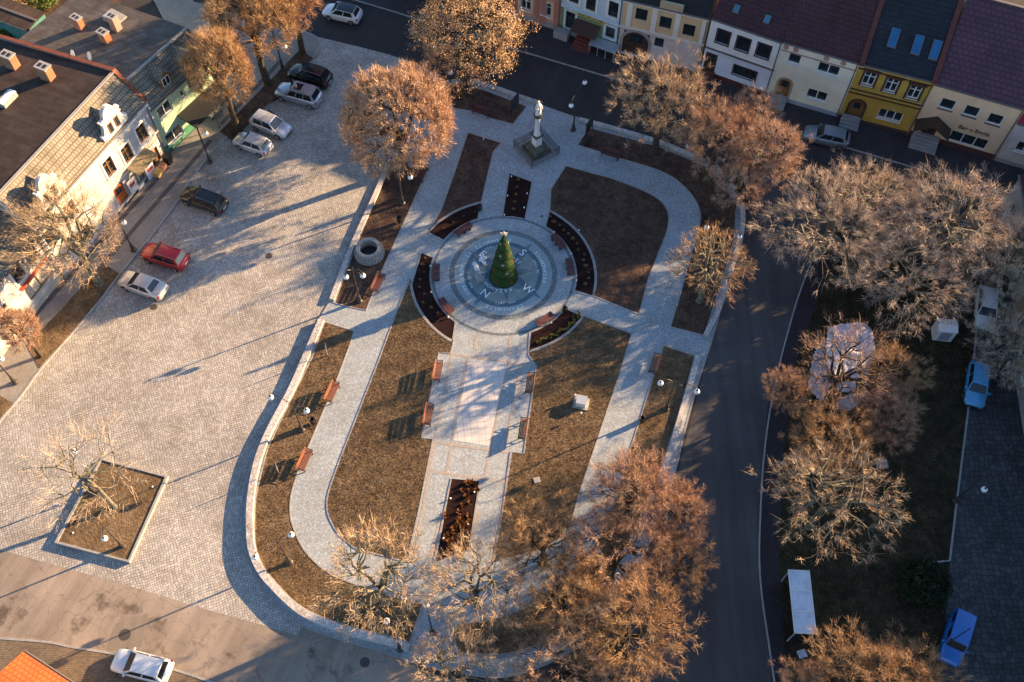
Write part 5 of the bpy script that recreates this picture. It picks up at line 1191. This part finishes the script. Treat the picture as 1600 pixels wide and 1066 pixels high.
# crates, cartons and bin outside the shop
bx=[(247,271,.75,.55,.55,(.55,.36,.13),'yellow-brown carton on the pavement by the shop, the lower one of two','carton'),(254,261,.65,.55,.5,(.46,.22,.14),'reddish carton on the pavement by the shop, just above the yellow one','carton')]
for px,py,a,b,c,col,lb,ct in bx:
    x,y=G(px,py,.3); t=empty('cardboard_carton',(x,y,.1),WROT+.1,lb,ct); MB().box((0,0,c/2),(a,b,c)).build('carton_body',plain('cardboard',col,.15,4),t)
    for s in (-1,1): MB().box((0,s*b*.25,c+.03),(a,b*.48,.015),0,Matrix.Rotation(s*R_(6),3,'X')).build('flap',plain('cardboard_flap',tuple(v*1.15 for v in col),.1,4),t)
x,y=G(263,250,.5); t=empty('wheeled_bin',(x,y,.1),WROT,'dark wheeled rubbish bin at the corner between the white shop and the green house','bin')
MB().add([(-.25,-.25,0),(.25,-.25,0),(.25,.25,0),(-.25,.25,0),(-.32,-.34,.95),(.32,-.34,.95),(.32,.34,.95),(-.32,.34,.95)],[(0,1,5,4),(1,2,6,5),(2,3,7,6),(3,0,4,7),(4,5,6,7)]).build('bin_body',M['iron'],t); MB().box((0,0,.99),(.7,.74,.07)).build('lid',M['iron'],t)
for s in (-1,1): MB().tube([(s*.28-.04,.3,.1),(s*.28+.04,.3,.1)],.1,8).build('wheel',M['tyre'],t)
# back yard at the top left : low turquoise-walled building, bush
x0,y0=G(0,28,3); x1,y1=G(44,45,3)
H=House('shed','low turquoise-walled shed with a brown roof in the yard at the top left corner',0,0,5,2.8,2.9,1.2,2.85,2.4,RF['felt2'],[stucco('turquoise_render',(.07,.20,.19))],local=((x0-6.0,y0+2.6),(x1,y1))); H.window((H.L-1.2,1.4),None,.8,.8); H.window((2,1.4),None,.8,.8); H.finish()
sheet('yard_ground',[G(-250,-40),G(200,-50),G(180,40),G(20,85),G(-300,180)],-.05,.02,M['earth'])
# orange-roofed house at the bottom left
xa,ya=G(40,1022,4.5); 
H=House('house','house with a bright orange tiled roof at the bottom left corner',0,0,8,4.5,6.5,4.5,4.5,9,RF['orange'],[stucco('tan_render',(.40,.32,.24))],local=(G(118,1078,4.0),G(38,1026,4.0)),over=.2)
H.window((2,2.2),None,1.0,1.2); H.finish()
# east row : shades the lane and island
def ehouse(y0,y1,eave,rz,label,mat,roofm,wins,x0=39.7,sl=0.0):
    # facade faces west: A north end -> B south end
    xA=x0+(y1-25)*.10; xB=x0+(y0-25)*.10
    h=House('town_house',label,0,0,8,eave,rz,5.2,eave,10.5,roofm,[mat],local=((xA,y1),(xB,y0)))
    for a,b in wins: h.window((a,b),None,1.1,1.4,2,1)
    h.finish(plinth=M['concrete'],ph=.6); return h
def ewins(L): return [(a,z) for a in np.arange(1.6,L-1,2.6) for z in (2.0,5.3)]
ehouse(8,19.5,6.9,11.0,'pinkish house at the lower right edge with white cornice and white-framed windows',stucco('dusky_pink_render',(.40,.27,.22)),RF['maroon'],ewins(11.4))
ehouse(19.6,32.0,7.0,11.6,'pale house with blue-grey sills facing the lane at the right edge',stucco('grey_blue_render',(.36,.40,.46)),RF['plum'],ewins(12.3))
ehouse(32.1,45.5,7.2,12.0,'tall house beside the lane right of the white and light blue cars',stucco('dull_ochre_render',(.36,.28,.20)),RF['maroon'],ewins(13.3))
ehouse(45.6,57.0,4.8,8.5,'unseen lower house added beyond the right edge to shade the road',stucco('dull_white_render',(.45,.43,.38)),RF['maroon'],[(2,2.2),(5,2.2),(8,2.2)],x0=40.5)  # unseen house, ridge height chosen for where its shadow ends
ehouse(-14,7.9,7.0,11.5,'long house continuing the lane row below the bottom edge',stucco('dull_cream_render',(.40,.36,.28)),RF['plum'],ewins(21.8))
# ---------------------------------------------------------------- right-hand island
def tarp():
    t=empty('monument_cover',(*G(1312,578,1.0),.12),0,'large torn pale tarpaulin sheets draped over a block among the rust trees','tarpaulin')
    ox,oy=t.location.x,t.location.y
    wm,tt,b=newmat('pale_tarpaulin',.8,.2); c=coord(tt); f=nz(tt,1.2,5,.65,c); tt.links.new(ramp(tt,f,[(.3,(.38,.35,.38)),(.55,(.55,.51,.52)),(.75,(.68,.66,.66))]),b.inputs['Base Color']); bump(tt,b,f,1,.25)
    def patch(name,pix,z,dz,parent=t):
        P=[G(a,b,z) for a,b in pix]; P=[(x-ox,y-oy) for x,y in P]
        from mathutils.geometry import tessellate_polygon
        # fine grid clipped to the outline, rumpled
        P2=spline(P+[P[0]],3)[:-1]; A=np.array(P2); lo,hi=A.min(0),A.max(0); st=.13; nx=int((hi[0]-lo[0])/st)+2; ny=int((hi[1]-lo[1])/st)+2
        def ins(x,y):
            r=False;j=len(A)-1
            for i in range(len(A)):
                if (A[i][1]>y)!=(A[j][1]>y) and x<(A[j][0]-A[i][0])*(y-A[i][1])/(A[j][1]-A[i][1])+A[i][0]: r=not r
                j=i
            return r
        vs=[];idx={};fs=[]
        for i in range(nx):
            for j in range(ny):
                x,y=lo[0]+i*st,lo[1]+j*st; zz=z+dz*(noise.noise(Vector((x*.8,y*.8,z)))+.5*noise.noise(Vector((x*2.2,y*2.2,z*3)))); idx[i,j]=len(vs); vs.append((x+.1*noise.noise(Vector((x,y,9))),y,zz))
        for i in range(nx-1):
            for j in range(ny-1):
                if ins(lo[0]+(i+.5)*st,lo[1]+(j+.5)*st): fs.append((idx[i,j],idx[i+1,j],idx[i+1,j+1],idx[i,j+1]))
        o=mesh_obj(name,vs,fs,wm,parent,True); md=o.modifiers.new('s','SOLIDIFY'); md.thickness=.04
    patch('cover_top',[(1292,513),(1340,505),(1362,520),(1364,560),(1352,590),(1330,612),(1312,612),(1298,590),(1290,560)],2.6,.35)
    patch('cover_side',[(1288,530),(1272,552),(1267,580),(1263,606),(1275,620),(1284,628),(1296,612),(1303,600),(1292,585),(1289,560)],1.3,.25)
    patch('cover_flap',[(1300,640),(1320,618),(1340,616),(1352,612),(1346,628),(1328,642),(1312,640)],.9,.25)
    a=[(x-ox,y-oy) for x,y in (G(1296,525,2.2),G(1355,520,2.2),G(1350,590,2.2),G(1300,590,2.2))]; MB().prism(a,0,2.2).build('block',M['concrete'],t)
    for p in a: MB().tube([(p[0],p[1],0),(p[0],p[1],2.7)],.05,5).build('pole',M['woodbrown'],t)
tarp()
x,y=G(1476,515,1); t=empty('cabinet',(x,y,.12),-.1,'white box-shaped cabinet standing in the shade under the pale trees','cabinet')
MB().box((0,0,.75),(1.5,1.2,1.5)).build('cabinet_body',M['white'],t); MB().add([(-.8,-.65,1.5),(.8,-.65,1.5),(.8,.65,1.5),(-.8,.65,1.5),(-.8,0,1.72),(.8,0,1.72)],[(0,1,5,4),(2,3,4,5),(0,4,3),(1,2,5),(0,3,2,1)]).build('lid',M['white'],t); MB().box((0,-.61,.75),(.9,.03,1.2)).build('door',M['metalroof'],t)
# bus shelter
def shelter():
    c=[G(1232,892,2.5),G(1263,893,2.5),G(1275,989,2.5),G(1242,990,2.5)]; ox=sum(p[0] for p in c)/4; oy=sum(p[1] for p in c)/4
    a=math.atan2(c[3][1]-c[0][1],c[3][0]-c[0][0]); t=empty('bus_shelter',(ox,oy,.115),a,'long bus shelter with a pale blue-white three-panel roof beside the east road','bus shelter')
    L=math.hypot(c[3][1]-c[0][1],c[3][0]-c[0][0]); Wd=math.hypot(c[1][1]-c[0][1],c[1][0]-c[0][0])
    rm,tt,b=newmat('milky_roof_panel',.5,.4); cc=coord(tt); f=nz(tt,1.5,6,.7,cc); tt.links.new(ramp(tt,f,[(.3,(.40,.47,.55)),(.6,(.62,.68,.74))]),b.inputs['Base Color'])
    for k in range(3): MB().box((-L/2+L*(k+.5)/3,0,2.4),(L/3-.05,Wd,.06)).build('roof_panel',rm,t)
    mb=MB()
    for k in range(4): mb.box((-L/2+L*k/3,0,2.42),(.06,Wd+.08,.12))
    for s in (-1,1): mb.box((0,s*(Wd/2+.03),2.42),(L+.1,.06,.12))
    mb.build('roof_frame',M['white'],t)
    for sx in (-1,1):
        for sy in (-1,1): MB().tube([(sx*(L/2-.05),sy*(Wd/2-.05),0),(sx*(L/2-.05),sy*(Wd/2-.05),2.38)],.05,6).build('post',M['metalroof'],t)
        MB().box((sx*(L/2-.02),0,1.2),(.03,Wd-.2,1.7)).build('side_glass',M['glass'],t)
    MB().box((0,Wd/2-.05,1.2),(L-.3,.03,1.7)).build('rear_glass',M['glass'],t)
    s=MB().box((0,Wd/2-.4,.45),(L*.7,.35,.05)).build('seat',M['wood'],t)
    for k in (-1,1): MB().box((k*L*.28,Wd/2-.4,.22),(.06,.3,.42)).build('leg',M['iron'],s)
shelter()
x,y=G(1253,1022,.9); t=empty('litter_bin',(x,y,.1),.3,'small pale-lidded bin just below the bus shelter','litter bin'); MB().box((0,0,.4),(.45,.45,.8)).build('bin_body',M['iron'],t); MB().box((0,0,.83),(.6,.55,.06)).build('lid',M['metalroof'],t)
x,y=G(1376,727); o=MB().prism([(-.45,-.4),(.45,-.35),(.4,.4),(-.4,.35)],0,.25).build('stone_slab',M['concrete']); o.location=(x,y,.11); tag(o,'pale stone slab lying in the dark grass right of the light spiky tree','slab')
# dark evergreen shrubs
EV=twigmat('evergreen',(.012,.020,.010),(.025,.038,.018),(.04,.055,.025)); GB=twigmat('green_bush',(.05,.08,.02),(.10,.14,.035),(.18,.20,.06))
def bush(px,py,r,h,mat,label,seed,z=.1):
    x,y=G(px,py,h*.5); rs=np.random.RandomState(seed); N=3200; d=rs.normal(0,1,(N,3)); d/=np.linalg.norm(d,axis=1)[:,None]; rr=np.array([1+.35*noise.noise(Vector(v)*2.2+Vector((seed,0,0))) for v in d])*rs.uniform(.6,1,N)**.5
    p=d*rr[:,None]*np.array([r,r,h/2])+np.array([0,0,h/2]); p=p[p[:,2]>0.02]; n=len(p); a=rs.normal(0,1,(n,3))*.085;b=rs.normal(0,1,(n,3))*.085
    V=np.stack([p-a,p+b,p+a],1).reshape(-1,3); t=empty('evergreen_shrub',(x,y,z),0,label,'shrub'); mesh_obj('foliage',V.tolist(),np.arange(3*n).reshape(-1,3).tolist(),mat,t); MB().tube([(0,0,0),(0,0,h*.6)],[.09,.03],6).build('stem',BK['amber'],t)
bush(1442,912,1.9,1.8,EV,'dark evergreen shrub in the shaded island just above the blue van',3,.115)
bush(5,62,.9,1.4,GB,'small bright green bush in the yard at the left edge',4); bush(18,8,2.2,2.6,TW['gold'],'golden-leaved bush in the top left corner',5); bush(60,-8,2,2.4,GB,'olive bush at the top edge of the back yard',6)
bush(15,375,2.0,2.0,EV,'dark green creeper bush on the yard side of the left white shop',8)
x,y=G(1471,1011); o=MB().tube([(0,0,0),(0,0,5.0)],[.05,.03],6).build('thin_pole',M['lampgrey']); o.location=(x,y,.11); tag(o,'thin bare metal pole rising beside the blue van','pole')

# leaf litter and small stones on the dark island, and kerbside leaves
M['litter']=twigmat('fallen_leaves',(.07,.04,.02),(.16,.09,.045),(.28,.17,.08))
def scatter(name,poly,n,seed,z,sz,mat):
    rs=np.random.RandomState(seed); P=np.array(poly); q=rs.uniform(P.min(0),P.max(0),(n*3,2)); ins=np.zeros(len(q),bool); j=len(P)-1
    for i in range(len(P)):
        cnd=((P[i,1]>q[:,1])!=(P[j,1]>q[:,1]))&(q[:,0]<(P[j,0]-P[i,0])*(q[:,1]-P[i,1])/(P[j,1]-P[i,1]+1e-12)+P[i,0]); ins^=cnd; j=i
    q=q[ins]; k=np.array([noise.noise(Vector((a*.35,b*.35,seed))) for a,b in q]); q=q[k>rs.uniform(-.35,.5,len(q))][:n]; N=len(q)
    a=rs.normal(0,1,(N,3))*[1,1,.35]; b=rs.normal(0,1,(N,3))*[1,1,.35]; a/=np.linalg.norm(a,axis=1)[:,None]; b/=np.linalg.norm(b,axis=1)[:,None]
    c0=np.concatenate([q,np.full((N,1),z)],1); V=np.stack([c0-a*sz,c0+b*sz,c0+a*sz*.8],1); V[:,:,2]=np.maximum(V[:,:,2],z-.012)
    o=mesh_obj(name,V.reshape(-1,3).tolist(),np.arange(3*N).reshape(-1,3).tolist(),mat); tag(o,kind='stuff')
scatter('fallen_leaves',W(isl),9000,3,.135,.05,M['litter'])
scatter('fallen_leaves',nel,900,4,.10,.04,M['litter'])
scatter('fallen_leaves',eb2,2500,5,.10,.045,M['litter'])
